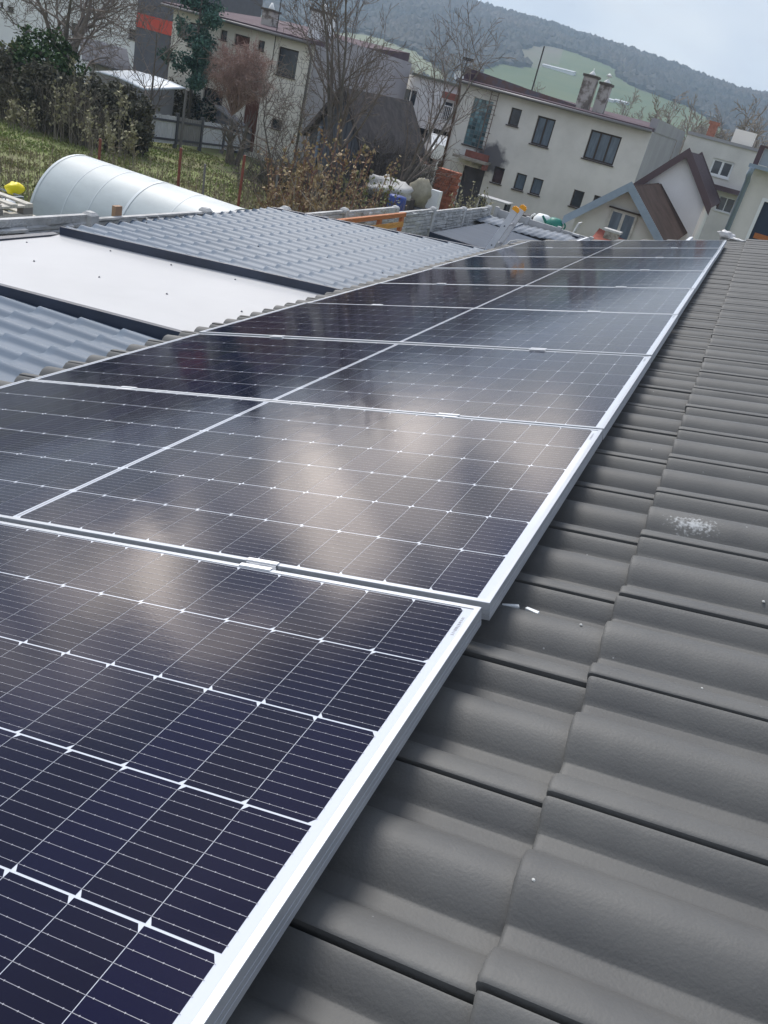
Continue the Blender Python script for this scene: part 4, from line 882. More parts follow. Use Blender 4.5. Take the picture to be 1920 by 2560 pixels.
# terrace with a white car in front of it
M_red = mat('red_paving', (.22, .12, .09), .9, var=.2, scale=2)
P1_ = atY(1010, 356, 46); zter = P1_[2] - .55
ter = thing('terrace', 'raised red brown terrace between the houses with the white car on it', 'terrace', (-18, 46, -5)); mb = MB(); mb.box((x1R + .1, 43.8, -5), (-14.7, Y3 - .01, zter)); mb.build('paving', M_red, ter)
mb = MB(); mb.box((x1R + .1, 43.6, -5), (-14.7, 43.79, zter - .05)); mb.build('retaining_wall', M_ch, ter)
car = thing('parked_car', 'small white car parked on the terrace beside the grey house', 'car', (0, 0, 0))
cx = atY(1090, 365, 45.6)[0]; 
def car_part(name, pts, w0, w1, m, par=car, off=0):
    mb = MB(); n = len(pts); vs = [(x, -w0 + off, z) for x, z in pts] + [(x, w1 + off, z) for x, z in pts]
    mb.add(vs, [tuple(range(n)), tuple(range(2 * n - 1, n - 1, -1))] + [(i, n + i, n + (i + 1) % n, (i + 1) % n) for i in range(n)]); return mb.build(name, m, par, local=True)
M_car = mat('car_white', (.68, .70, .72), .25, coat=.6)
body = car_part('body', [(-1.9, .3), (1.95, .3), (2.0, .55), (1.9, .78), (1.0, .92), (.35, 1.38), (-1.0, 1.42), (-1.75, .98), (-1.95, .8)], .8, .8, M_car)
bv = body.modifiers.new('b', 'BEVEL'); bv.width = .07; bv.segments = 3
car_part('side_window', [(-1.35, .98), (.85, .96), (.32, 1.30), (-.95, 1.34)], .815, .815, M_glass)
for xx in (-1.2, 1.25):
    for yy in (-.72, .72):
        mb = MB(); mb.lathe((xx, yy - .1, .31), [(.31, 0), (.31, .2)], 16, axis=(0, 1, 0)); wh = mb.build('wheel', mat('tyre', (.02, .02, .02), .8), car, local=True)
        mb = MB(); mb.lathe((xx, yy - .115, .31), [(.18, 0), (.18, .23)], 12, axis=(0, 1, 0)); mb.build('rim', M_gutter, wh, local=True)
mb = MB(); mb.box((1.86, -.7, .55), (1.97, -.35, .7)); mb.build('headlight', M_whitef, car, local=True); mb = MB(); mb.box((1.86, .35, .55), (1.97, .7, .7)); mb.build('headlight', M_whitef, car, local=True)
car.location = (cx + .3, 45.8, zter); car.rotation_euler = (0, 0, R(-60))
a = atY(1100, 381, 43.3); mb = MB(); mb.box((a[0] - .36, 43.25, a[2] - .36), (a[0] + .38, 43.3, a[2] + .36)); mb.box((a[0] - .04, 43.26, -4.9), (a[0] + .04, 43.29, a[2] - .36)); tag(mb.build('white_board', M_whitef), 'blank white board standing in front of the white car', 'board')
# ---- wooden shed with steep roof
Y4 = 30.0; ap = atY(865, 221, Y4); el = atY(768, 340, Y4); zb4 = gz(Y4); hw4 = ap[0] - el[0]
ws = thing('wooden_shed', 'dark weathered wooden shed with steep brown roof behind the bare tree', 'shed', (ap[0], Y4, zb4))
M_plk = mat('blue_grey_planks', (0.17, 0.18, 0.21), .85, col2=(.09, .095, .115), scale=3, stretch=(5, 1, .4))
mb = MB(); X = ap[0] - hw4 * .92; i = 0
while X < ap[0] + hw4 * .9:
    X2 = min(X + .16, ap[0] + hw4 * .9); zt = lambda x: ap[2] - .12 - abs(x - ap[0]) / hw4 * (ap[2] - el[2])
    mb.hexa([(X, Y4 + .02 * (i % 2), zb4), (X2, Y4 + .02 * (i % 2), zb4), (X2, Y4 + .05, zb4), (X, Y4 + .05, zb4)], [(X, Y4 + .02 * (i % 2), zt(X)), (X2, Y4 + .02 * (i % 2), zt(X2)), (X2, Y4 + .05, zt(X2)), (X, Y4 + .05, zt(X))]); X = X2 + .008; i += 1
mb.box((ap[0] - hw4 * .92, Y4 + .051, zb4), (ap[0] + hw4 * .9, Y4 + 6.3, el[2] + .1))
mb.build('plank_wall', M_plk, ws)
M_sr = mat('old_brown_roof', (0.12, 0.105, 0.10), .95, spec=.08, col2=(.075, .068, .066), scale=2.5, bump=.6, bscale=12)
for sgn in (-1, 1):
    n_ = Vector((sgn * (ap[2] - el[2]), 0, hw4)).normalized() * .12; x2 = ap[0] + sgn * hw4; zz = el[2]
    mb = MB(); a_ = [(ap[0], Y4 - .35, ap[2] - .05), (x2, Y4 - .35, zz), (x2, Y4 + 6.5, zz), (ap[0], Y4 + 6.5, ap[2] - .05)]
    mb.hexa(a_, [tuple(Vector(p) + n_) for p in a_]); mb.build('roof', M_sr, ws)
a = (ap[0] - .1, Y4 - .1, zb4); mb = MB(); mb.tube([(ap[0] - hw4 * .55, Y4 - .12, zb4), (ap[0] - hw4 * .55, Y4 - .12, el[2] + .5)], .07, 8); mb.build('downpipe', mat('blue_pipe', (.22, .27, .34), .5), ws)
# ---- small hut with blue grey bargeboards
def gable_house(name, label, cat, Y, apx, ex_l, depth, over, wall_m, roof_m, barge_m, zb, bw=.14, ew=None, matfront=None):
    A = atY(*apx, Y); E = atY(*ex_l, Y); hw = A[0] - E[0]; sl = (A[2] - E[2]) / hw
    t_ = thing(name, label, cat, (A[0], Y, zb)); ww = hw - .22
    mb = MB(); zt = lambda x: A[2] - .10 - abs(x) * sl
    prof = [(-ww, zb), (ww, zb), (ww, zt(ww)), (0, zt(0)), (-ww, zt(ww))]
    mb.add([(A[0] + x, Y + over, z) for x, z in prof] + [(A[0] + x, Y + depth - over, z) for x, z in prof], [(0, 1, 2, 3, 4), (9, 8, 7, 6, 5), (1, 6, 7, 2), (0, 4, 9, 5)])
    wl_ = mb.build('wall', wall_m, t_)
    for sgn in (-1, 1):
        n_ = Vector((sgn * sl, 0, 1)).normalized() * .07; a_ = [(A[0], Y, A[2] - .08), (A[0] + sgn * hw, Y, E[2] - .08), (A[0] + sgn * hw, Y + depth, E[2] - .08), (A[0], Y + depth, A[2] - .08)]
        mb = MB(); mb.hexa(a_, [tuple(Vector(p) + n_) for p in a_])
        r_ = mb.build('roof', roof_m, t_)
        mb = MB()
        for i in range(1, int(depth / .5)):
            yy = Y + i * .5; a1 = Vector((A[0] + sgn * .02, yy, A[2] - .08)) + n_; b1 = Vector((A[0] + sgn * hw, yy, E[2] - .08)) + n_; mb.beam(a1 + n_ * .12, b1 + n_ * .12, .03, .02)
        if len(mb.v) and 'metal' in roof_m.name: mb.build('seam', roof_m, r_)
        for yy in (Y - .03, Y + depth + .001):
            mb = MB(); a1 = Vector((A[0], yy, A[2] - .04)); b1 = Vector((A[0] + sgn * (hw + .05), yy, A[2] - .04 - sl * (hw + .05)))
            dn = Vector((0, 0, -bw)); mb.hexa([a1 + dn, b1 + dn, b1 + dn + Vector((0, .028, 0)), a1 + dn + Vector((0, .028, 0))], [a1 + Vector((0, 0, .13)), b1 + Vector((0, 0, .13)), b1 + Vector((0, .028, .13)), a1 + Vector((0, .028, .13))]); mb.build('bargeboard', barge_m, t_)
    return t_, A, E, hw, sl
M_bb = mat('blue_grey_board', (0.25, 0.31, 0.37), .55, var=.1, scale=4)
M_brf = mat('brown_felt_roof', (0.06, 0.043, 0.038), .9, spec=.08, var=.25, scale=2)
hut, hA, hE, hhw, hsl = gable_house('garden_hut', 'small garden hut with blue grey bargeboards, brown roof and a curtained window', 'hut', 24.0, (1577, 462), (1413, 544), 7.5, .4, M_wallg, M_brf, M_bb, -4.1)
Yf = 24.4; wa = hole(Yf, (1528, 517), (1590, 600)); A0 = atY(1530, 519, Yf); B0 = atY(1600, 535, Yf); wa = (A0[0], B0[0] - .02, atY(1575, 600, Yf)[2] - .1, A0[2])
mb = MB(); f_ = .0; window(hut, wa, Yf - .16, frame=mat('worn_white', (.5, .48, .44), .7, var=.2, scale=8), panes=2, glass=M_curt, fw=.07, sill=False)
mb = MB(); mb.box((wa[0] - .07, Yf - .12, wa[3]), (wa[1] + .1, Yf - .005, wa[3] + .04)); mb.build('window_head', M_brown, hut)
mb = MB(); a = atY(1500, 590, 23.2); mb.hexa([(a[0] - .2, 22.8, a[2] - .25), (a[0] + 1.5, 22.8, a[2] - .45), (a[0] + 1.5, 23.95, a[2] - .2), (a[0] - .2, 23.95, a[2])], [(a[0] - .2, 22.8, a[2] - .2), (a[0] + 1.5, 22.8, a[2] - .4), (a[0] + 1.5, 23.95, a[2] - .1), (a[0] - .2, 23.95, a[2] + .12)])
mb.build('porch_roof', mat('red_tiles', (.30, .09, .065), .85, var=.25, scale=9), hut)
c_ = atY(1532, 580, 23.1); mb = MB(); mb.box((c_[0] - .18, 22.9, c_[2] - .2), (c_[0] + .2, 23.2, c_[2] + .0)); mb.mi = 1; mb.box((c_[0] - .24, 22.86, c_[2] + .0), (c_[0] + .25, 23.24, c_[2] + .06)); mb.build('chimney', [M_ch, M_conc], hut)
# ---- white gabled house with brown metal roof
M_bmr = mat('brown_metal_roof', (0.10, 0.077, 0.087), .6, spec=.2, var=.08, scale=1.5)
gh, *_ = gable_house('white_gabled_house', 'white gable wall of a narrow house with steep brown metal roof', 'house', 31.0, (1722, 376), (1585, 463), 6.0, .25, M_wallw, M_bmr, mat('brown_barge', (.10, .07, .075), .6), -4.4, bw=.2)
# ---- house further right with white window and brick chimney
Y5 = 54.4; h5 = thing('white_windowed_house', 'light grey flat roofed house with white framed window and small brick chimney', 'house', (-3, Y5, -5.2))
A = atY(1720, 333, Y5); B = atY(1905, 384, Y5); x5L, x5R, zt5 = A[0], B[0] + .5, (A[2] + B[2]) / 2
w51 = hole(Y5, (1782, 394), (1831, 440)); w51 = (w51[0], w51[1] , w51[2], w51[3]); w52 = hole(Y5, (1800, 488), (1826, 535))
A1 = atY(1785, 394, Y5); B1 = atY(1838, 406, Y5); C1 = atY(1826, 450, Y5); w51 = (A1[0], B1[0], C1[2], A1[2])
mb = MB(); wall_x(mb, x5L, x5R, -5.2, zt5, Y5, [w51, w52]); mb.quad((x5R, Y5, -5.2), (x5R, Y5 + 9, -5.2), (x5R, Y5 + 9, zt5), (x5R, Y5, zt5)); mb.quad((x5L, Y5, -5.2), (x5L, Y5, zt5), (x5L, Y5 + 9, zt5), (x5L, Y5 + 9, -5.2)); mb.build('wall', M_wallg, h5)
mb = MB(); mb.box((x5L, Y5 - .12, zt5), (x5R + .1, Y5 + 9, zt5 + .16)); mb.build('roof', M_walls, h5)
window(h5, w51, Y5, frame=M_whitef, panes=2, fw=.11); window(h5, w52, Y5, frame=M_whitef, panes=2)
mb = MB(); mb.box((w52[0] - .6, Y5 - .7, w52[3] + .25), (w52[1] + .4, Y5 - .002, w52[3] + .5)); mb.build('canopy', M_maroon, h5)
c_ = atY(1777, 335, Y5 + 3); t_ = atY(1782, 312, Y5 + 3); mb = MB(); mb.box((c_[0] - .24, Y5 + 2.7, zt5 + .1), (c_[0] + .24, Y5 + 3.2, t_[2])); mb.box((c_[0] - .32, Y5 + 2.6, t_[2]), (c_[0] + .32, Y5 + 3.3, t_[2] + .18)); mb.build('chimney', mat('brick_orange', (.34, .155, .105), .9, var=.25, scale=6), h5)
c_ = atY(1858, 350, Y5 + 5); mb = MB(); mb.box((c_[0] - .65, Y5 + 4.5, zt5 + .1), (c_[0] + .65, Y5 + 5.5, c_[2] + .5)); mb.build('roof_box', M_wallc, h5)
# ---- house at the right edge with glazed balcony
Y6 = 26.0; h6 = thing('balcony_edge_house', 'pale house at the right edge with glazed balcony, zinc downpipe and dark blue door', 'house', (2, Y6, -4.1))
A = atY(1868, 430, Y6); x6L = A[0] + .08; zt6 = atY(1895, 418, Y6)[2] - .05; x6R = x6L + 6.5
B = atY(1915, 505, Y6); bd = (B[0] - .04, B[0] + 2.6, -3.9, B[2])
mb = MB(); wall_x(mb, x6L, x6R, -4.1, zt6, Y6, [bd]); mb.quad((x6L, Y6, -4.1), (x6L, Y6, zt6), (x6L, Y6 + 8, zt6), (x6L, Y6 + 8, -4.1)); mb.quad((x6R, Y6, -4.1), (x6R, Y6 + 8, -4.1), (x6R, Y6 + 8, zt6), (x6R, Y6, zt6)); mb.build('wall', M_wallg, h6)
mb = MB(); mb.box((bd[0], Y6 + .1, bd[2]), (bd[1], Y6 + .15, bd[3])); dd = mb.build('door', mat('blue_door', (.02, .035, .07), .4), h6); mb = MB(); mb.box((bd[0] + .1, Y6 + .07, bd[3] - 1.0), (bd[1] - .1, Y6 + .098, bd[3] - .85)); mb.build('door_rail', M_or, dd)
mb = MB(); mb.box((bd[0] - .09, Y6 - .02, bd[2]), (bd[0] - .002, Y6 + .1, bd[3] + .09)); mb.box((bd[0] - .002, Y6 - .02, bd[3] + .002), (bd[1], Y6 + .1, bd[3] + .09)); mb.build('door_frame', M_whitef, h6)
mb = MB(); mb.box((x6L - .1, Y6 - .5, zt6), (x6R, Y6 + 8, zt6 + .1)); mb.build('balcony_floor', M_bb, h6)
mb = MB(); mb.box((x6L - .02, Y6 - .35, zt6 + .1), (x6L + .12, Y6 - .2, zt6 + .55)); mb.box((x6L - .02, Y6 - .36, zt6 + .55), (x6R, Y6 - .19, zt6 + .6)); mb.build('balcony_post', M_maroon, h6)
mb = MB(); mb.box((x6L + .13, Y6 - .28, zt6 + .12), (x6R, Y6 - .26, zt6 + .54)); mb.build('balcony_glass', mat('balcony_glazing', (.22, .27, .31), .1, spec=.8), h6)
mb = MB(); mb.tube([(x6L + .02, Y6 - .5, zt6 + .02), (x6L + .0, Y6 - .4, zt6 - .2), (x6L + .02, Y6 - .1, zt6 - .35), (x6L + .02, Y6 - .1, -4.1)], .075, 10); mb.build('downpipe', M_bb, h6, smooth=True)
# ---- far left buildings
Y0 = 47.0; h0 = thing('pale_block', 'large pale building with small windows behind the bare tree, top left', 'building', (-45, Y0, -4.9))
xr0 = atY(356, 60, Y0)[0]; zt0 = 3.4
hs0 = [hole(Y0, a, b) for a, b in (((158, 52), (172, 88)), ((178, 55), (194, 92)), ((322, 70), (343, 102)), ((18, 14), (34, 32)), ((0, 4), (8, 20)), ((60, 60), (74, 90)))]
hs0 = [h for h in hs0 if h[1] - h[0] > .1]
mb = MB(); wall_x(mb, -80, xr0, -4.9, zt0, Y0, hs0); mb.quad((xr0, Y0, -4.9), (xr0, Y0 + 10, -4.9), (xr0, Y0 + 10, zt0), (xr0, Y0, zt0)); mb.build('wall', M_wallw, h0)
for h in hs0: window(h0, h, Y0, fw=.07)
mb = MB(); mb.box((-80, Y0 - .3, zt0), (xr0 + .1, Y0 + 10, zt0 + .2)); mb.build('roof', M_maroon, h0)
ht = thing('grey_block', 'dark grey building block with a broad red band beside the cream house', 'building', (xr0 + 2, Y0 - 1, -4.9)); xr1 = atY(434, 60, Y0 - .6)[0]
za, zb_ = atY(392, 44, Y0 - .6)[2], atY(392, 80, Y0 - .6)[2]
mb = MB(); mb.box((xr0 + .02, Y0 - .6, -4.9), (xr1, Y0 + 9, 3.6)); mb.build('wall', mat('anthracite_facade', (.115, .115, .135), .8, var=.1), ht)
mb = MB(); mb.box((xr0 + .03, Y0 - .64, zb_), (xr1 - .05, Y0 - .602, za)); mb.build('red_band', mat('red_cladding', (.52, .075, .055), .6), ht)
# low grey roof
lg = thing('low_outbuilding', 'low outbuilding with grey corrugated roof behind the dark hedge', 'outbuilding', (-29, 33, -4.5))
q = [atY(195, 98, 36), atY(318, 112, 36), atY(330, 178, 32.5), atY(205, 152, 32.5)]
q[1][2] = q[0][2] = (q[0][2] + q[1][2]) / 2; q[2][2] = q[3][2] = (q[2][2] + q[3][2]) / 2
mb = MB(); n = 40; vs = []
for i in range(n * 3 + 1):
    t = i / (n * 3.); a = q[0] * (1 - t) + q[1] * t; b = q[3] * (1 - t) + q[2] * t; dz = .03 * math.sin(t * n * 2 * math.pi); vs += [(a[0], a[1], a[2] + dz), (b[0], b[1], b[2] + dz), (b[0], b[1], b[2] + dz - .06), (a[0], a[1], a[2] + dz - .06)]
mb.add(vs, [f for i in range(n * 3) for f in ((4 * i, 4 * i + 1, 4 * i + 5, 4 * i + 4), (4 * i + 1, 4 * i + 2, 4 * i + 6, 4 * i + 5))]); mb.build('roof', mat('grey_corrugated', (.16, .165, .19), .7, var=.25, scale=1.5), lg)
mb = MB(); mb.box((q[3][0] + .2, 32.8, -4.5), (q[2][0] - .2, 36, q[3][2] - .1)); mb.build('wall', M_walls, lg)
# white sheet roof
wr = thing('white_carport', 'low carport with a pale white arched roof sheet above the hedge', 'carport', (-24, 29, -4.3))
a, b, c, d = atY(235, 180, 30.5), atY(330, 178, 31.5), atY(466, 223, 31.0), atY(360, 227, 29.5)
mb = MB(); vs = []; n = 10
a = Vector(a); b = Vector(b); c = Vector(c); d = Vector(d)
for i in range(n + 1):
    for j in range(n + 1):
        s, t = i / n, j / n; p = (a * (1 - s) + b * s) * (1 - t) + (d * (1 - s) + c * s) * t; p = p + Vector((0, 0, .10 * math.sin(math.pi * t) * .8)); vs.append(p)
mb.add(vs, [(i * (n + 1) + j, (i + 1) * (n + 1) + j, (i + 1) * (n + 1) + j + 1, i * (n + 1) + j + 1) for i in range(n) for j in range(n)])
o = mb.build('roof_sheet', mat('pale_sheet', (.44, .49, .53), .4, var=.1, scale=1), wr, smooth=True); md = o.modifiers.new('t', 'SOLIDIFY'); md.thickness = .04
for p in (a, b, c, d): mb = MB(); mb.tube([(p.x, p.y, -4.6), (p.x, p.y, p.z - .02)], .06, 6); mb.build('post', M_gutter, wr)
# ---- grey board fence
f2 = thing('board_fence', 'grey board fence of pale panels between dark posts at the edge of the meadow', 'fence', (-24, 33, -4.4))
A = Vector(G(368, 364)); B = Vector(G(735, 402)); 
A.z = gz(A.y); dirv = (B - A); dirv.z = 0; Lf = dirv.length; dirv.normalize(); npn = max(6, int(Lf / 1.9)); rr = random.Random(8)
M_bd1 = mat('pale_boards', (.60, .61, .64), .8, var=.12, scale=3, stretch=(8, 8, 1)); M_bd2 = mat('weathered_boards', (.27, .26, .25), .9, var=.2, scale=3, stretch=(8, 8, 1)); M_pst = mat('dark_post', (.10, .10, .11), .85)
perp = Vector((-dirv.y, dirv.x, 0))
for i in range(npn + 1):
    p = A + dirv * (Lf * i / npn); z = gz(p.y); mb = MB(); mb.beam((p.x, p.y, z - .1), (p.x, p.y, z + 1.45), .13, .13); mb.build('post', M_pst, f2)
    if i < npn:
        p2 = A + dirv * (Lf * (i + 1) / npn); nb = 10; mb = MB()
        for j in range(nb):
            s = p.lerp(p2, (j + .08) / nb); e = p.lerp(p2, (j + .93) / nb); h_ = 1.30 + rr.uniform(-.02, .02)
            m0 = (s + e) / 2; mb.beam((m0.x, m0.y, gz(m0.y) + .18), (m0.x, m0.y, gz(m0.y) + h_), (e - s).length, .02, (-dirv.y, dirv.x, 0))
        mb.build('board_panel', M_bd2 if i in (1,) or i > npn - 4 else M_bd1, f2)
        mb = MB(); 
        for zz in (.35, 1.1): mb.beam((p.x, p.y, z + zz) - Vector((0, 0, 0)) if False else Vector((p.x, p.y, z + zz)) - perp * .0, Vector((p2.x, p2.y, gz(p2.y) + zz)), .08, .09)
        mb.build('rail', M_pst, f2)
# grey boarded gable behind it
gs = thing('tool_shed', 'small grey boarded lean-to shed just behind the board fence', 'shed', tuple(G(570, 345)))
a = atY(543, 268, 37.3); b = atY(592, 308, 37.3); mb = MB(); zz = gz(37)
mb.hexa([(a[0], 37.3, zz), (b[0], 37.3, zz), (b[0], 37.9, zz), (a[0], 37.9, zz)], [(a[0], 37.3, a[2]), (b[0], 37.3, b[2]), (b[0], 37.9, b[2]), (a[0], 37.9, a[2])]); mb.build('wall', M_plk, gs)
mb = MB(); mb.hexa([(a[0] - .1, 37.2, a[2] + .003), (b[0] + .15, 37.2, b[2] - .09), (b[0] + .15, 37.95, b[2] - .09), (a[0] - .1, 37.95, a[2] + .003)], [(a[0] - .1, 37.2, a[2] + .08), (b[0] + .15, 37.2, b[2] - .02), (b[0] + .15, 37.95, b[2] - .02), (a[0] - .1, 37.95, a[2] + .08)]); mb.build('roof', M_walls, gs)
# ---- yard clutter behind the fence
a = atY(1118, 428, 36); b = atY(1120, 500, 36)
bk = thing('brick_stack', 'tall stack of orange bricks beside the corner of the grey house', 'brick stack', (a[0], 36, -4.6)); mb = MB(); rr = random.Random(2)
z = gz(36); k = 0
while z < a[2] - .02:
    for ix in range(4):
        x0 = a[0] - .52 + ix * .26 + rr.uniform(-.015, .015) + (.05 if k % 2 else 0); mb.box((x0, 36 + rr.uniform(-.02, .02), z), (x0 + .245, 36.5, z + .125))
    z += .135; k += 1
mb.build('bricks', mat('hollow_brick', (.38, .15, .095), .9, col2=(.36, .12, .075), scale=3, island=.2, bump=.4, bscale=30), bk)
def cyl(name, label, cat, p, r, h, m, prof=None):
    mb = MB(); mb.lathe(p, prof or [(r * .92, 0), (r, .05 * h), (r * 1.02, .33 * h), (r * .98, .36 * h), (r * 1.02, .66 * h), (r, .95 * h), (r * .9, h)], 16); return tag(mb.build(name, m, smooth=True), label, cat)
a = atX(992, 505, -10.5); b0 = gz(a[1]); cyl('blue_barrel', 'blue plastic barrel behind the concrete fence among dry shrubs', 'barrel', (a[0], a[1], a[2] - .75), .3, .95, mat('blue_plastic', (.03, .06, .25), .4))
M_tarp = mat('white_tarp', (.48, .47, .45), .7, var=.12, scale=4, bump=.6, bscale=9)
a = atY(975, 450, 27); mb = MB(); blob(mb, (a[0], 27, a[2] - .35), .85, .7, .42, n=14, m=22, amp=.22, seed=5); tag(mb.build('tarp_covered_heap', M_tarp, smooth=True), 'heap covered by a crumpled white tarp above the blue barrel', 'tarp heap')
mb = MB(); mb.box((a[0] - .9, 26.5, gz(27)), (a[0] + .9, 27.5, a[2] - .45)); tag(mb.build('log_pile', MATS['old_brown_roof']), 'dark stacked base carrying the white tarp heap', 'pile')
a = atY(1052, 480, 28); mb = MB(); blob(mb, (a[0], 28, a[2] - .1), .5, .4, .55, amp=.2, seed=8); tag(mb.build('sack', mat('beige_sack', (.36, .33, .25), .9, var=.2, scale=5), smooth=True), 'bulging beige sack left of the brick stack', 'sack')
mb = MB(); mb.box((a[0] - .6, 27.6, gz(28)), (a[0] + .9, 28.5, a[2] - .5)); tag(mb.build('crate', M_plk), 'grey boarded crate under the beige sack', 'crate')
a = atY(1084, 478, 28); mb = MB(); mb.box((a[0] - .25, 27.9, a[2] - .6), (a[0] + .28, 28.2, a[2] + .05)); o = tag(mb.build('canister', M_whitef), 'white canister with blue strap beside the beige sack', 'canister')
a = atY(1062, 458, 28.6); mb = MB(); mb.lathe((a[0], 28.6, a[2] - .6), [(.2, 0), (.2, .5), (.08, .72), (.05, .75)], 10); tag(mb.build('blue_jug', MATS['blue_plastic'], smooth=True), 'small blue jug behind the beige sack', 'jug')
# board table and dark clutter along the foot of the grey house
tb = thing('work_table', 'long low table with pale boards on dark legs along the grey house wall', 'table', tuple(G(1240, 520)))
A = atY(1200, 486, 33.0); B = atY(1275, 510, 33.0); mb = MB(); mb.box((A[0], 32.7, A[2] - .05), (B[0], 33.5, A[2])); mb.build('table_top', M_conc2, tb)
for X in (A[0] + .1, B[0] - .15): mb = MB(); mb.box((X, 32.8, gz(33)), (X + .1, 33.4, A[2] - .052)); mb.build('leg', MATS['shed_dark'], tb)
for (x, y, D, s, m, nm, lb, ct) in ((1322, 541, 27.5, .15, MATS['dark_iron'], 'flower_pot', 'dark pot with red and blue bits at the foot of the grey wall', 'pot'),):
    a = atY(x, y, D); cyl(nm, lb, ct, (a[0], D, a[2] - .5), s * 2, .55, m)
def can(name, label, px_, py_, D, m, s=.32, flip=1):
    a = atY(px_, py_, D); t_ = thing(name, label, 'watering can', (a[0], D, a[2] - s)); mb = MB(); mb.lathe((a[0], D, a[2] - s), [(s * .75, 0), (s, .1), (s * .95, s), (s * .6, s * 1.4), (s * .5, s * 1.45)], 14); mb.build('body', m, t_, smooth=True)
    mb = MB(); mb.tube([(a[0] + flip * s * .5, D, a[2] - s * .8), (a[0] + flip * s * 1.6, D, a[2] + s * .3)], [.06, .03], 8); mb.build('spout', m, t_)
    mb = MB(); mb.tube([(a[0] - flip * s * (.9 + .35 * math.sin(math.pi * i / 6)), D, a[2] - s * .7 + s * i / 6) for i in range(7)], .025, 6); mb.build('handle', m, t_)
can('watering_can', 'white plastic watering can lying by the foot of the grey house', 1357, 548, 24.5, M_wp, .30, 1)
can('watering_can', 'dark green watering can right of the white one', 1388, 556, 24.0, mat('green_plastic', (.02, .17, .13), .45), .26, -1)
ch_ = thing('garden_chair', 'white plastic garden chair between the green watering can and the hut', 'chair', tuple(atY(1415, 575, 23.5))); a = atY(1415, 575, 23.5)
mb = MB(); mb.box((a[0] - .25, 23.3, a[2] - .25), (a[0] + .22, 23.75, a[2] - .2)); mb.build('seat', M_whitef, ch_)
mb = MB(); mb.hexa([(a[0] + .18, 23.3, a[2] - .2), (a[0] + .22, 23.3, a[2] - .2), (a[0] + .22, 23.75, a[2] - .2), (a[0] + .18, 23.75, a[2] - .2)], [(a[0] + .3, 23.3, a[2] + .3), (a[0] + .34, 23.3, a[2] + .3), (a[0] + .34, 23.75, a[2] + .3), (a[0] + .3, 23.75, a[2] + .3)]); mb.build('backrest', M_whitef, ch_)
for dx in (-.23, .18):
    for dy in (23.31, 23.7): mb = MB(); mb.box((a[0] + dx, dy, a[2] - .65), (a[0] + dx + .04, dy + .04, a[2] - .252)); mb.build('leg', M_whitef, ch_)
# red and grey marker posts in the meadow
M_redp = mat('red_post', (.22, .07, .05), .7, var=.2, scale=8)
for i, (xt, yt, xb, yb, m_, lb) in enumerate(((251, 347, 247, 405, M_redp, 'red marker post above the polytunnel, leftmost of the tall ones'), (453, 370, 445, 468, M_redp, 'red marker post in the meadow right of the polytunnel ridge'), (612, 388, 599, 490, M_redp, 'rusty red marker post near the dry shrubs'),
        (513, 410, 508, 490, M_gutter, 'thin grey metal post between the two red posts'), (0, 425, 10, 470, M_redp, 'rusty red post at the left edge behind the water tank'), (695, 420, 688, 520, M_gutter, 'grey metal post standing in the dry shrubs'))):
    D = 16.0 + i * .3; a = atY(xt, yt, D); b = atY(xb, yb, D); mb = MB(); mb.tube([(b[0], D, gz(D) - .1), ((a[0] + b[0]) / 2 * .5 + b[0] * .5, D, (gz(D) + a[2]) / 2), (a[0], D, a[2])], .035 if m_ is M_redp else .028, 8)
    tag(mb.build('marker_post', m_), lb, 'post', 'posts in the meadow')
# ================================================================== VEGETATION
def cards(name, m, parent, P, size, asp=1.0, up=0.0, loc=None, seed=0, var=.4):
    r_ = np.random.default_rng(seed); P = np.asarray(P, float); n = len(P)
    a = r_.normal(size=(n, 3)); a[:, 2] += up; a /= np.linalg.norm(a, axis=1)[:, None]
    b = np.cross(a, r_.normal(size=(n, 3))); b /= np.linalg.norm(b, axis=1)[:, None]
    s = size * (1 + var * r_.uniform(-1, 1, n))[:, None]; A = a * s * asp / 2; B = b * s / 2
    off = np.array(WLOC[parent.name]) if parent is not None else 0
    V_ = np.empty((n, 4, 3)); V_[:, 0] = P - A - B * .4; V_[:, 1] = P - A * .1 + B; V_[:, 2] = P + A; V_[:, 3] = P - A * .1 - B
    V_ = (V_.reshape(-1, 3) - off)
    me = bpy.data.meshes.new(name); me.vertices.add(4 * n); me.vertices.foreach_set('co', V_.ravel()); me.loops.add(4 * n); me.polygons.add(n)
    me.loops.foreach_set('vertex_index', np.arange(4 * n)); me.polygons.foreach_set('loop_start', np.arange(0, 4 * n, 4)); me.polygons.foreach_set('loop_total', np.full(n, 4))
    me.update(); me.validate(); me.materials.append(m); o = bpy.data.objects.new(name, me); sc.collection.objects.link(o)
    if parent is not None: o.parent = parent
    return o
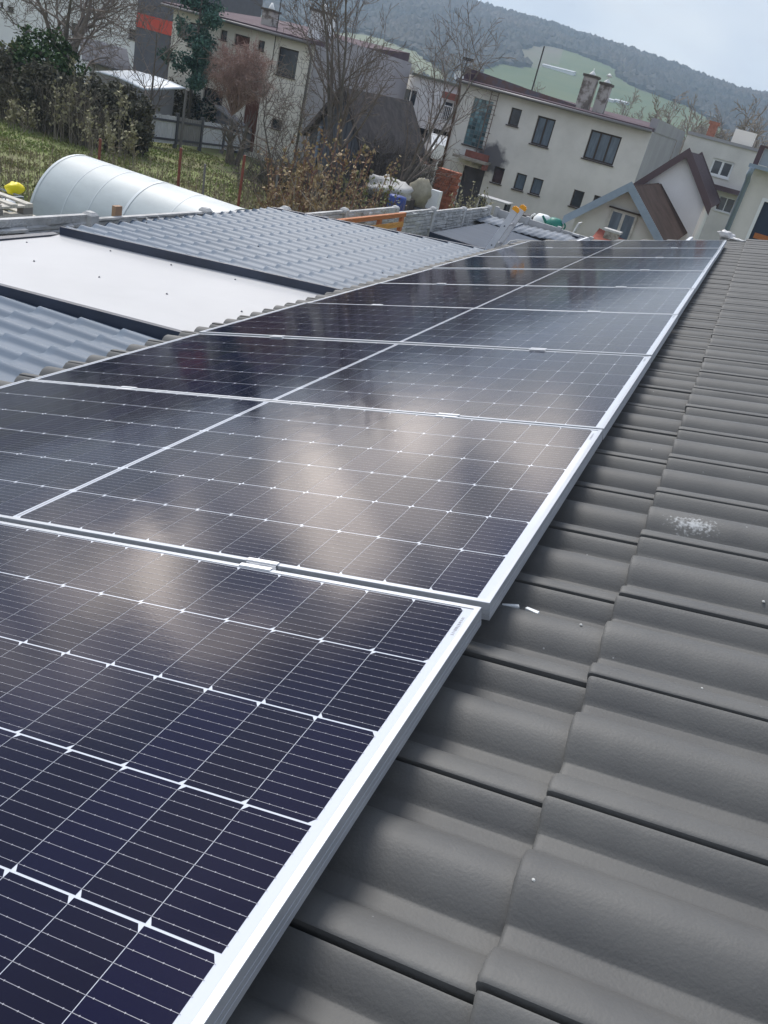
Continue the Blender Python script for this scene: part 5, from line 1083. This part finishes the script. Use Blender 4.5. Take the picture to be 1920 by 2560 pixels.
def grow(mbs, p, d, L, r, lvl, maxl, rn, o):
    n = 5 if lvl < 2 else 3; pts = [p.copy()]; rad = [r]; cur = p.copy(); dd = d.copy(); dirs = [d.copy()]
    for i in range(n):
        w_ = o.get('wander', .16) * (1 + .4 * lvl)
        dd = (dd + Vector((rn.gauss(0, w_), rn.gauss(0, w_), rn.gauss(0, w_) + o.get('up', .06) - (o.get('droop', 0) * lvl)))).normalized()
        cur = cur + dd * (L / n); pts.append(cur.copy()); dirs.append(dd.copy()); rad.append(max(o.get('rmin', .006), r * (1 - .75 * (i + 1) / n)))
    mbs[0 if lvl < o.get('trunk_lv', 1) else 1].tube(pts, rad, 7 if lvl == 0 else 5 if lvl == 1 else 3, cap=False)
    if lvl >= maxl: return
    nc = o['n'][min(lvl, len(o['n']) - 1)]
    for k in range(nc):
        t = o.get('t0', .3) + (1 - o.get('t0', .3)) * (k + rn.random()) / nc
        if lvl > 0: t = .15 + .85 * (k + rn.random()) / nc
        f = t * n; i = min(int(f), n - 1); q = pts[i].lerp(pts[i + 1], f - i); dr = dirs[min(i + 1, n)]
        ax = dr.cross(Vector((rn.gauss(0, 1), rn.gauss(0, 1), rn.gauss(0, 1)))).normalized()
        an = R(rn.uniform(*o.get('ang', (28, 60)))); nd = (Matrix.Rotation(an, 3, ax) @ dr).normalized()
        if o.get('flatup', 0) and nd.z < 0: nd.z *= .3; nd.normalize()
        rr_ = max(o.get('rmin', .006), rad[i] * o.get('rk', .58)); grow(mbs, q, nd, L * o.get('lk', .6) * rn.uniform(.7, 1.15) * (1.15 - .45 * t), rr_, lvl + 1, maxl, rn, o)
M_bark = mat('bark_grey', (0.16, 0.14, 0.12), .95, col2=(.10, .088, .076), scale=6)
M_twig = mat('twigs_brown', (0.17, 0.14, 0.12), .95, var=.2, scale=2)
M_twigp = mat('twigs_pink', (0.33, 0.225, 0.19), .95, island=.3)
M_wtw = mat('twigs_pale', (0.24, 0.21, 0.17), .95, island=.3)
def bare_tree(name, label, cat, base, H, r, seed, opts, maxl=3, stems=1, group=None, tw=None, lean_=(0, 0)):
    t_ = thing(name, label, cat, tuple(base), group); rn = random.Random(seed); mbs = (MB(), MB())
    for s in range(stems):
        a = rn.uniform(0, 6.28); sp = .22 if stems > 1 else .03
        d = Vector((math.cos(a) * sp + lean_[0], math.sin(a) * sp + lean_[1], 1)).normalized(); p = Vector(base) + Vector((math.cos(a), math.sin(a), 0)) * (r * .9 if stems > 1 else 0)
        grow(mbs, p, d, H * rn.uniform(.85, 1.1), r * (.75 if stems > 1 else 1), 0, maxl, rn, opts)
    mbs[0].build('trunk', M_bark, t_, smooth=True); mbs[1].build('crown', tw or M_twig, t_)
    return t_, mbs
def gpos(px_, Y, ypx=300):
    a = atY(px_, ypx, Y); return (a[0], Y, gz(Y) - .05)
# big bare tree top left
bare_tree('bare_tree', 'big bare spreading tree with thick dark limbs before the pale block, top left', 'tree', gpos(150, 29, 300), 5.6, .30, 3, dict(n=[7, 6, 5, 4], ang=(35, 72), lk=.72, up=.05, rk=.55, wander=.2, t0=.28, rmin=.009), 4)
bare_tree('bare_tree', 'leaning bare tree right of the big one, before the grey low roof', 'tree', gpos(200, 27, 280), 5.0, .16, 14, dict(n=[6, 6, 5, 3], ang=(30, 65), lk=.66, up=.03, rk=.5, wander=.2, t0=.25, rmin=.008), 4, lean_=(.22, 0))
bare_tree('bare_tree', 'slender bare tree before the grey block with the red band', 'tree', gpos(375, 27, 260), 4.2, .07, 21, dict(n=[9, 6, 5], ang=(20, 50), lk=.5, up=.08, wander=.1, t0=.2, rmin=.007), 3)
bare_tree('bare_tree', 'tall bare tree of several thin stems before the wooden shed', 'tree', gpos(885, 27.5, 330), 6.6, .12, 5, dict(n=[7, 5, 5, 3], ang=(22, 52), lk=.5, up=.10, wander=.09, t0=.25, rmin=.007), 4, stems=4)
bare_tree('bare_tree', 'bare tree leaning right, between the shed and the grey house', 'tree', gpos(985, 28, 350), 6.0, .10, 8, dict(n=[8, 6, 5], ang=(22, 55), lk=.5, up=.06, wander=.1, t0=.25, rmin=.007), 3, stems=2, lean_=(.25, 0))
bare_tree('bare_tree', 'small bushy bare tree standing in front of the cream house corner', 'tree', gpos(715, 24, 330), 3.3, .07, 12, dict(n=[9, 7, 6], ang=(28, 62), lk=.62, up=.06, wander=.16, t0=.15, rmin=.006), 3, stems=2)
# pink brown willow-like tree
t_, mbs = bare_tree('bushy_tree', 'dense round pinkish brown tree before the cream house', 'tree', gpos(590, 32, 330), 1.9, .20, 30, dict(n=[7, 3], ang=(25, 60), lk=.6, up=.1, wander=.12, t0=.45, rmin=.02), 1, stems=3, tw=M_bark)
c0 = Vector(atY(606, 182, 32)); rn = random.Random(31); mb = MB(); hub = c0 + Vector((-.25, 0, -1.75))
for k in range(120):
    d = Vector((rn.gauss(0, 1), rn.gauss(0, 1), rn.gauss(0, 1))); d.normalize(); f = rn.random() ** .4
    sc_ = c0 + Vector((d.x * 1.3, d.y * 1.2, d.z * 1.25 - .1)) * f
    mb.tube([hub, hub.lerp(sc_, .5) + Vector((rn.gauss(0, .12), rn.gauss(0, .12), .08)), sc_], [.014, .010, .007], 3, cap=False)
    for q_ in range(26):
        e = sc_ + Vector((rn.gauss(0, .22) + d.x * .15, rn.gauss(0, .22), rn.gauss(.12, .2))); mid = (sc_ + e) / 2 + Vector((rn.gauss(0, .05), rn.gauss(0, .05), .05))
        mb.tube([sc_ + Vector((rn.gauss(0, .1), rn.gauss(0, .1), rn.gauss(0, .1))), mid, e, e + Vector((rn.gauss(0, .07), 0, -.10 - .12 * rn.random()))], [.007, .006, .005, .004], 3, cap=False)
mb.build('twig_mass', M_twigp, t_)
# pine
def pine(name, label, base, H, seed):
    t_ = thing(name, label, 'pine tree', tuple(base)); rn = random.Random(seed); mb = MB(); b = Vector(base); top = b + Vector((.12, 0, H))
    mb.tube([b, b + Vector((.05, 0, H * .5)), top], [.11, .07, .015], 7); mbr = MB(); P = []
    z = .28
    while z < .99:
        for k in range(rn.randint(2, 4)):
            a = rn.uniform(0, 6.28); ln = (1 - z) * H * .20 + .26; ln *= rn.uniform(.7, 1.2); s = b + Vector((.12 * z, 0, H * z))
            e = s + Vector((math.cos(a) * ln, math.sin(a) * ln, ln * rn.uniform(.25, .6))); mbr.tube([s, s.lerp(e, .5) - Vector((0, 0, .06)), e], [.025, .018, .008], 4)
            for m_ in range(int(3 + ln * 5)):
                c = s.lerp(e, rn.uniform(.35, 1.05)) + Vector((rn.gauss(0, .09), rn.gauss(0, .09), rn.gauss(.03, .06)))
                for q_ in range(75): P.append(c + Vector((rn.gauss(0, .15), rn.gauss(0, .15), rn.gauss(0, .12))))
        z += rn.uniform(.055, .085)
    for q_ in range(150): P.append(top + Vector((rn.gauss(0, .05), rn.gauss(0, .05), rn.gauss(-.1, .16))))
    mb.build('trunk', M_bark, t_, smooth=True); mbr.build('crown', M_bark, t_)
    cards('needles', mat('pine_needles', (.07, .14, .105), .8, island=.45), t_, P, .075, asp=2.2, seed=seed)
pine('pine_tree', 'young blue green pine with open tiers before the cream house', gpos(470, 36, 290), 8.6, 4)
# dark conifers and hedge on the left
def foliage_clumps(c, rx_, ry_, rz_, ncl, per, spread, rn):
    P = []
    for k in range(ncl):
        d = Vector((rn.gauss(0, 1), rn.gauss(0, 1), rn.gauss(0, 1))); d.normalize(); f = rn.random() ** .4
        q = Vector(c) + Vector((d.x * rx_, d.y * ry_, d.z * rz_)) * f; s_ = spread * rn.uniform(.5, 1.3)
        for j in range(per): P.append((q.x + rn.gauss(0, s_), q.y + rn.gauss(0, s_), q.z + rn.gauss(0, s_ * .8)))
    return P
M_ever = mat('evergreen', (.045, .085, .026), .85, island=.5); M_ever2 = mat('dark_hedge', (.09, .085, .058), .9, island=.5); M_yel = mat('yellowing_green', (.11, .12, .035), .85, island=.5); M_dry = mat('dry_leaves', (.14, .105, .06), .9, island=.5)
HED = [('dense dark green conifer at the left, below the big bare tree', 115, 185, 25, 1.5, 1.5, M_ever), ('yellow green conifer between the dark conifer and the picture edge', 45, 190, 25.5, 1.2, 1.35, M_yel),
       ('dark hedge bush at the far left edge above the grass', 10, 270, 24, 1.3, 1.2, M_ever2), ('dark hedge bush below the dense green conifer', 110, 285, 24, 1.5, 1.15, M_ever2), ('dark hedge bush in the middle of the hedge', 215, 290, 24.5, 1.4, 1.1, M_ever2),
       ('dark hedge bush under the white carport roof', 300, 290, 25, 1.3, 1.1, M_ever2), ('rounded olive bush at the right end of the dark hedge', 450, 262, 38, 1.7, 1.2, M_ever2), ('low dark bush beside the start of the board fence', 335, 318, 26, .55, .7, M_ever2),
       ('blue green bush at the foot of the pine', 530, 268, 38.5, 1.1, 1.1, mat('bush_bluegreen', (.028, .05, .04), .85, island=.45))]
for i, (lb, px_, py_, D, rr1, rz1, m_) in enumerate(HED):
    rn = random.Random(40 + i); c = atY(px_, py_, D); sbt = (lb.startswith('blue') or lb.startswith('rounded')); zg = gz(D); t_ = thing('hedge_bush', lb, 'bush', (c[0], D, zg), 'bushes of the hedge left')
    zc = (c[2]); rz2 = max(rz1, (zc + rz1 - zg) / 2); zc = zg + rz2
    P = foliage_clumps((c[0], D, zc), rr1, rr1 * .8, rz2, 170, 34, .13, rn); P = [p for p in P if p[2] > zg]
    cards('foliage', m_, t_, P, .105, asp=1.2, seed=i)
    mb = MB()
    for k in range(10):
        a = rn.uniform(0, 6.28); e = Vector((c[0] + math.cos(a) * rr1 * .7, D + math.sin(a) * rr1 * .6, zc + rn.uniform(-.2, rz2 * .8))); mb.tube([(c[0], D, zg), ((c[0] + e.x) / 2, (D + e.y) / 2, (zg + e.z) / 2 + .2), e], [.03, .02, .008], 4)
    mb.build('stems', M_bark, t_)
# sparse shrubs with a few pale leaves in front of the hedge
def shrub(name, label, px_, pytop, D, seed, leafm, nleaf, group, stems=5, base_x=None, lsize=.055, twm=None, X=None, up=.12):
    if X is not None: a = atX(px_, pytop, X); D = a[1]
    else: a = atY(px_, pytop, D)
    zg = gz(D) - .02; H = max(.6, a[2] - zg); rn = random.Random(seed); t_ = thing(name, label, 'shrub', (a[0], D, zg), group); mb = MB(); P = []
    for s in range(stems):
        p = Vector((a[0] + rn.gauss(0, .13), D + rn.gauss(0, .13), zg)); hh = H * (1 if s == 0 else rn.uniform(.55, .95)); tip = Vector((a[0] + (rn.gauss(0, .25) if s else 0), D + rn.gauss(0, .2), zg + hh))
        m1 = p.lerp(tip, .5) + Vector((rn.gauss(0, .07), rn.gauss(0, .07), 0)); mb.tube([p, m1, tip], [.016, .011, .006], 4, cap=False)
        for k in range(7):
            f = rn.uniform(.3, .97); q = p.lerp(m1, f * 2) if f < .5 else m1.lerp(tip, f * 2 - 1); e = q + Vector((rn.gauss(0, .17), rn.gauss(0, .17), rn.uniform(.08, .35))); mb.tube([q, e], [.007, .005], 3, cap=False)
            for j in range(nleaf): P.append(tuple(q.lerp(e, rn.uniform(.2, 1.1)) + Vector((rn.gauss(0, .035), rn.gauss(0, .035), rn.gauss(0, .04)))))
        for j in range(nleaf * 5):
            f = rn.uniform(.62, 1.02); P.append(tuple(m1.lerp(tip, f * 2 - 1 if f * 2 - 1 > 0 else .1) + Vector((rn.gauss(0, .045), rn.gauss(0, .045), rn.gauss(0, .04)))))
    mb.build('stems', twm or M_twig, t_); cards('leaves', leafm, t_, P, lsize, asp=1.5, up=1.1, seed=seed)
M_lb = mat('russet_leaves', (.34, .23, .135), .8, col2=(.22, .19, .09), scale=3, island=.4); M_lg = mat('olive_leaves', (.17, .18, .075), .8, island=.4); M_lp = mat('pale_leaves', (.27, .25, .15), .8, island=.35)
M_red = mat('reddish_stems', (.20, .11, .085), .9)
SH = [(848, 308, 'tallest leafy russet shrub before the wooden shed'), (790, 335, 'russet shrub left of the tallest one'), (756, 342, 'upright russet shrub beyond the orange timber frame'), (719, 362, 'leftmost narrow russet shrub with reddish stems'),
      (871, 358, 'bushy russet shrub right under the tallest one'), (933, 368, 'slim russet shrub left of the white tarp heap'), (972, 416, 'olive shrub in front of the white tarp heap'), (675, 412, 'low russet shrub at the left end of the dry thicket'),
      (1180, 466, 'pale leaved shrub before the dark house door'), (1140, 492, 'low pale shrub right of the brick stack'), (1215, 478, 'pale shrub below the small lower window'), (893, 420, 'dense olive shrub in the middle of the thicket'), (820, 410, 'low yellowish shrub in the thicket'), (740, 440, 'low russet shrub just over the concrete fence')]
for i, (x, y, lb) in enumerate(SH):
    shrub('leafy_shrub', lb, x, y, 0, 100 + i, M_lg if i in (6, 11) else M_lp if i in (8, 9, 10) else M_lb, 5, 'leafy shrubs behind the concrete fence', X=-7.0 - (i % 4) * .55 - (.6 if i in (3, 7) else 0), stems=6, twm=M_red if i < 8 else M_wtw, lsize=.05)
SL = [(30, 250, 22, 'thin shrub with dry leaves at the left picture edge'), (75, 265, 22.3, 'thin shrub left of the tall marker post'), (150, 205, 22.6, 'tall thin shrub before the dark conifer'), (190, 150, 23, 'tallest thin shrub with pale leaves before the hedge'),
      (235, 270, 21.8, 'curved thin shrub above the polytunnel'), (285, 330, 21.6, 'short shrub with pale hanging leaves'), (305, 215, 23.5, 'thin grey shrub before the white carport roof'), (330, 300, 22.5, 'small bare shrub left of the board fence'), (60, 210, 23.3, 'tall dry shrub near the picture edge')]
for i, (x, y, D, lb) in enumerate(SL): shrub('thin_shrub', lb, x, y, D, 200 + i, M_lp, 3, 'thin shrubs before the hedge', stems=5, twm=M_wtw, lsize=.075)
# dry thicket and weeds: uncountable stems
rn = random.Random(77); mb = MB()
for k in range(3800):
    D = rn.uniform(9.5, 24); X = -6.4 - abs(rn.gauss(0, 1.5)) * (1 + D * .04)
    if rn.random() < .3: X = rn.uniform(-17, -7)
    if 7.6 < D < 10.4 and X > -9.6: continue
    zg = gz(D); h = rn.uniform(.5, 1.45) * (1.0 if X > -10 else .75); p = Vector((X, D, zg)); l_ = Vector((rn.gauss(0, .14), rn.gauss(0, .14), 1)); e = p + l_ * h
    mb.tube([p, p.lerp(e, .5) + Vector((rn.gauss(0, .05), 0, 0)), e], [.006, .005, .003], 3, cap=False)
    for j in range(rn.randint(1, 3)):
        q = p.lerp(e, rn.uniform(.4, .95)); mb.tube([q, q + Vector((rn.gauss(0, .13), rn.gauss(0, .13), rn.uniform(.05, .3)))], [.004, .003], 3, cap=False)
tag(mb.build('dry_thicket', mat('thicket_stems', (.23, .18, .135), .95, island=.45)), 'dry tangled stems and weeds behind the concrete fence', 'thicket', kind='stuff')
P = []
for k in range(5200):
    D = rn.uniform(11.5, 23); X = -6.5 - abs(rn.gauss(0, 1.0)) * (1 + D * .03); P.append((X, D, gz(D) + abs(rn.gauss(0, .55))))
tag(cards('thicket_leaves', M_dry, None, P, .055, seed=5), 'withered leaves caught in the dry thicket', 'leaves', kind='stuff')
# brush behind the sheds and at the foot of the hedge
def brush(label, x0, x1, y0, y1, n, hmax, m_, seed, r_=.007):
    rn = random.Random(seed); mb = MB()
    for k in range(n):
        X = rn.uniform(x0, x1); Y = rn.uniform(y0, y1); zg = gz(Y); h = rn.uniform(.35, 1) * hmax; p = Vector((X, Y, zg)); e = p + Vector((rn.gauss(0, .2) * h, rn.gauss(0, .2) * h, h))
        mb.tube([p, p.lerp(e, .5) + Vector((rn.gauss(0, .1), 0, 0)), e], [r_ * 1.4, r_, r_ * .6], 3, cap=False)
        for j in range(4): q = p.lerp(e, rn.uniform(.35, .95)); mb.tube([q, q + Vector((rn.gauss(0, .25), rn.gauss(0, .25), rn.uniform(.1, .5)))], [r_ * .7, r_ * .5], 3, cap=False)
    tag(mb.build('brush', m_), label, 'brush', kind='stuff')
a = atY(30, 300, 23); b = atY(335, 330, 25)
brush('bare brush along the foot of the dark hedge', a[0] - 2, b[0], 23, 26, 900, 1.9, mat('brush_grey', (.19, .165, .13), .95, island=.5), 51)
a = atY(940, 300, 31); b = atY(1100, 330, 33)
brush('dense dark brush between the wooden shed and the grey house', a[0], b[0], 29, 34, 900, 2.9, mat('brush_dark', (.10, .088, .08), .95, island=.4), 52, .009)
a = atY(700, 400, 28); b = atY(1060, 440, 29)
brush('dark brush behind the russet shrubs', a[0], b[0], 25, 28.5, 900, 1.5, MATS['brush_dark'], 53, .008)
# meadow grass
nG = 120000; rg = np.random.default_rng(3); D = rg.uniform(10, 33, nG); X = -6.5 - rg.random(nG) ** .8 * (D * .95 + 4); zg = -3.1 - .045 * (D - 4)
keep = ~((D < 10.3) & (X > -9.5)); D, X, zg = D[keep], X[keep], zg[keep]
cl_ = np.sin(X * 1.7 + np.sin(D * 1.3) * 2) * np.sin(D * 1.1 + X * .6); kk = rg.random(len(D)) < .45 + .4 * cl_
P = np.stack([X[kk], D[kk], zg[kk] + .03], 1)
tag(cards('grass', mat('grass_blades', (.19, .25, .07), .9, col2=(.24, .22, .10), scale=.7, island=.4), None, P, .05, asp=1.8, up=2.0, seed=9), 'rough winter grass of the meadow', 'grass', kind='stuff')
# far bare trees: a few shapes copied along the valley floor
protos = []
for i in range(4):
    t_, _m = bare_tree('valley_tree', 'x', 'tree', (0, 0, 0), 6.0, .22, 60 + i, dict(n=[8, 6, 5], ang=(25, 55), lk=.55, up=.09, wander=.12, t0=.15, rmin=.022), 3, group='bare trees in the valley', tw=mat('far_twigs', (.24, .20, .17), .95, island=.3)); protos.append(t_)
rn = random.Random(15); spots = []
for k in range(64):
    px_ = rn.choice([rn.uniform(1440, 2000), rn.uniform(1500, 1980), rn.uniform(1590, 1990), rn.uniform(900, 1450)]); Y = rn.uniform(85, 210); spots.append((Y, px_))
spots.sort(); used = 0
for k, (Y, px_) in enumerate(spots):
    o = protos[k] if k < 4 else copy_tree(protos[k % 4]); a = atY(px_, 300, Y); o.location = (a[0], Y, -6.2 + max(0, Y - 120) * .02); s_ = rn.uniform(.9, 1.7) * (1 if px_ > 1440 else .85); o.scale = (s_, s_, s_); o.rotation_euler = (0, 0, rn.uniform(0, 6.28))
    o['label'] = 'one of the bare grey trees on the valley floor behind the houses'; o['group'] = 'bare trees in the valley'
# ================================================================== HAZE
hz = MB(); hz.box((-2100, -45, -14), (950, 1400, 125)); m = bpy.data.materials.new('haze_air'); m.use_nodes = True; t = m.node_tree
for n_ in list(t.nodes):
    if n_.type != 'OUTPUT_MATERIAL': t.nodes.remove(n_)
pv = t.nodes.new('ShaderNodeVolumePrincipled'); pv.inputs['Color'].default_value = (.62, .79, 1.0, 1); pv.inputs['Density'].default_value = .00038; pv.inputs['Anisotropy'].default_value = .2
t.links.new(pv.outputs[0], [n_ for n_ in t.nodes if n_.type == 'OUTPUT_MATERIAL'][0].inputs['Volume'])
tag(hz.build('haze', m), 'thin blue winter haze', 'haze', kind='stuff')
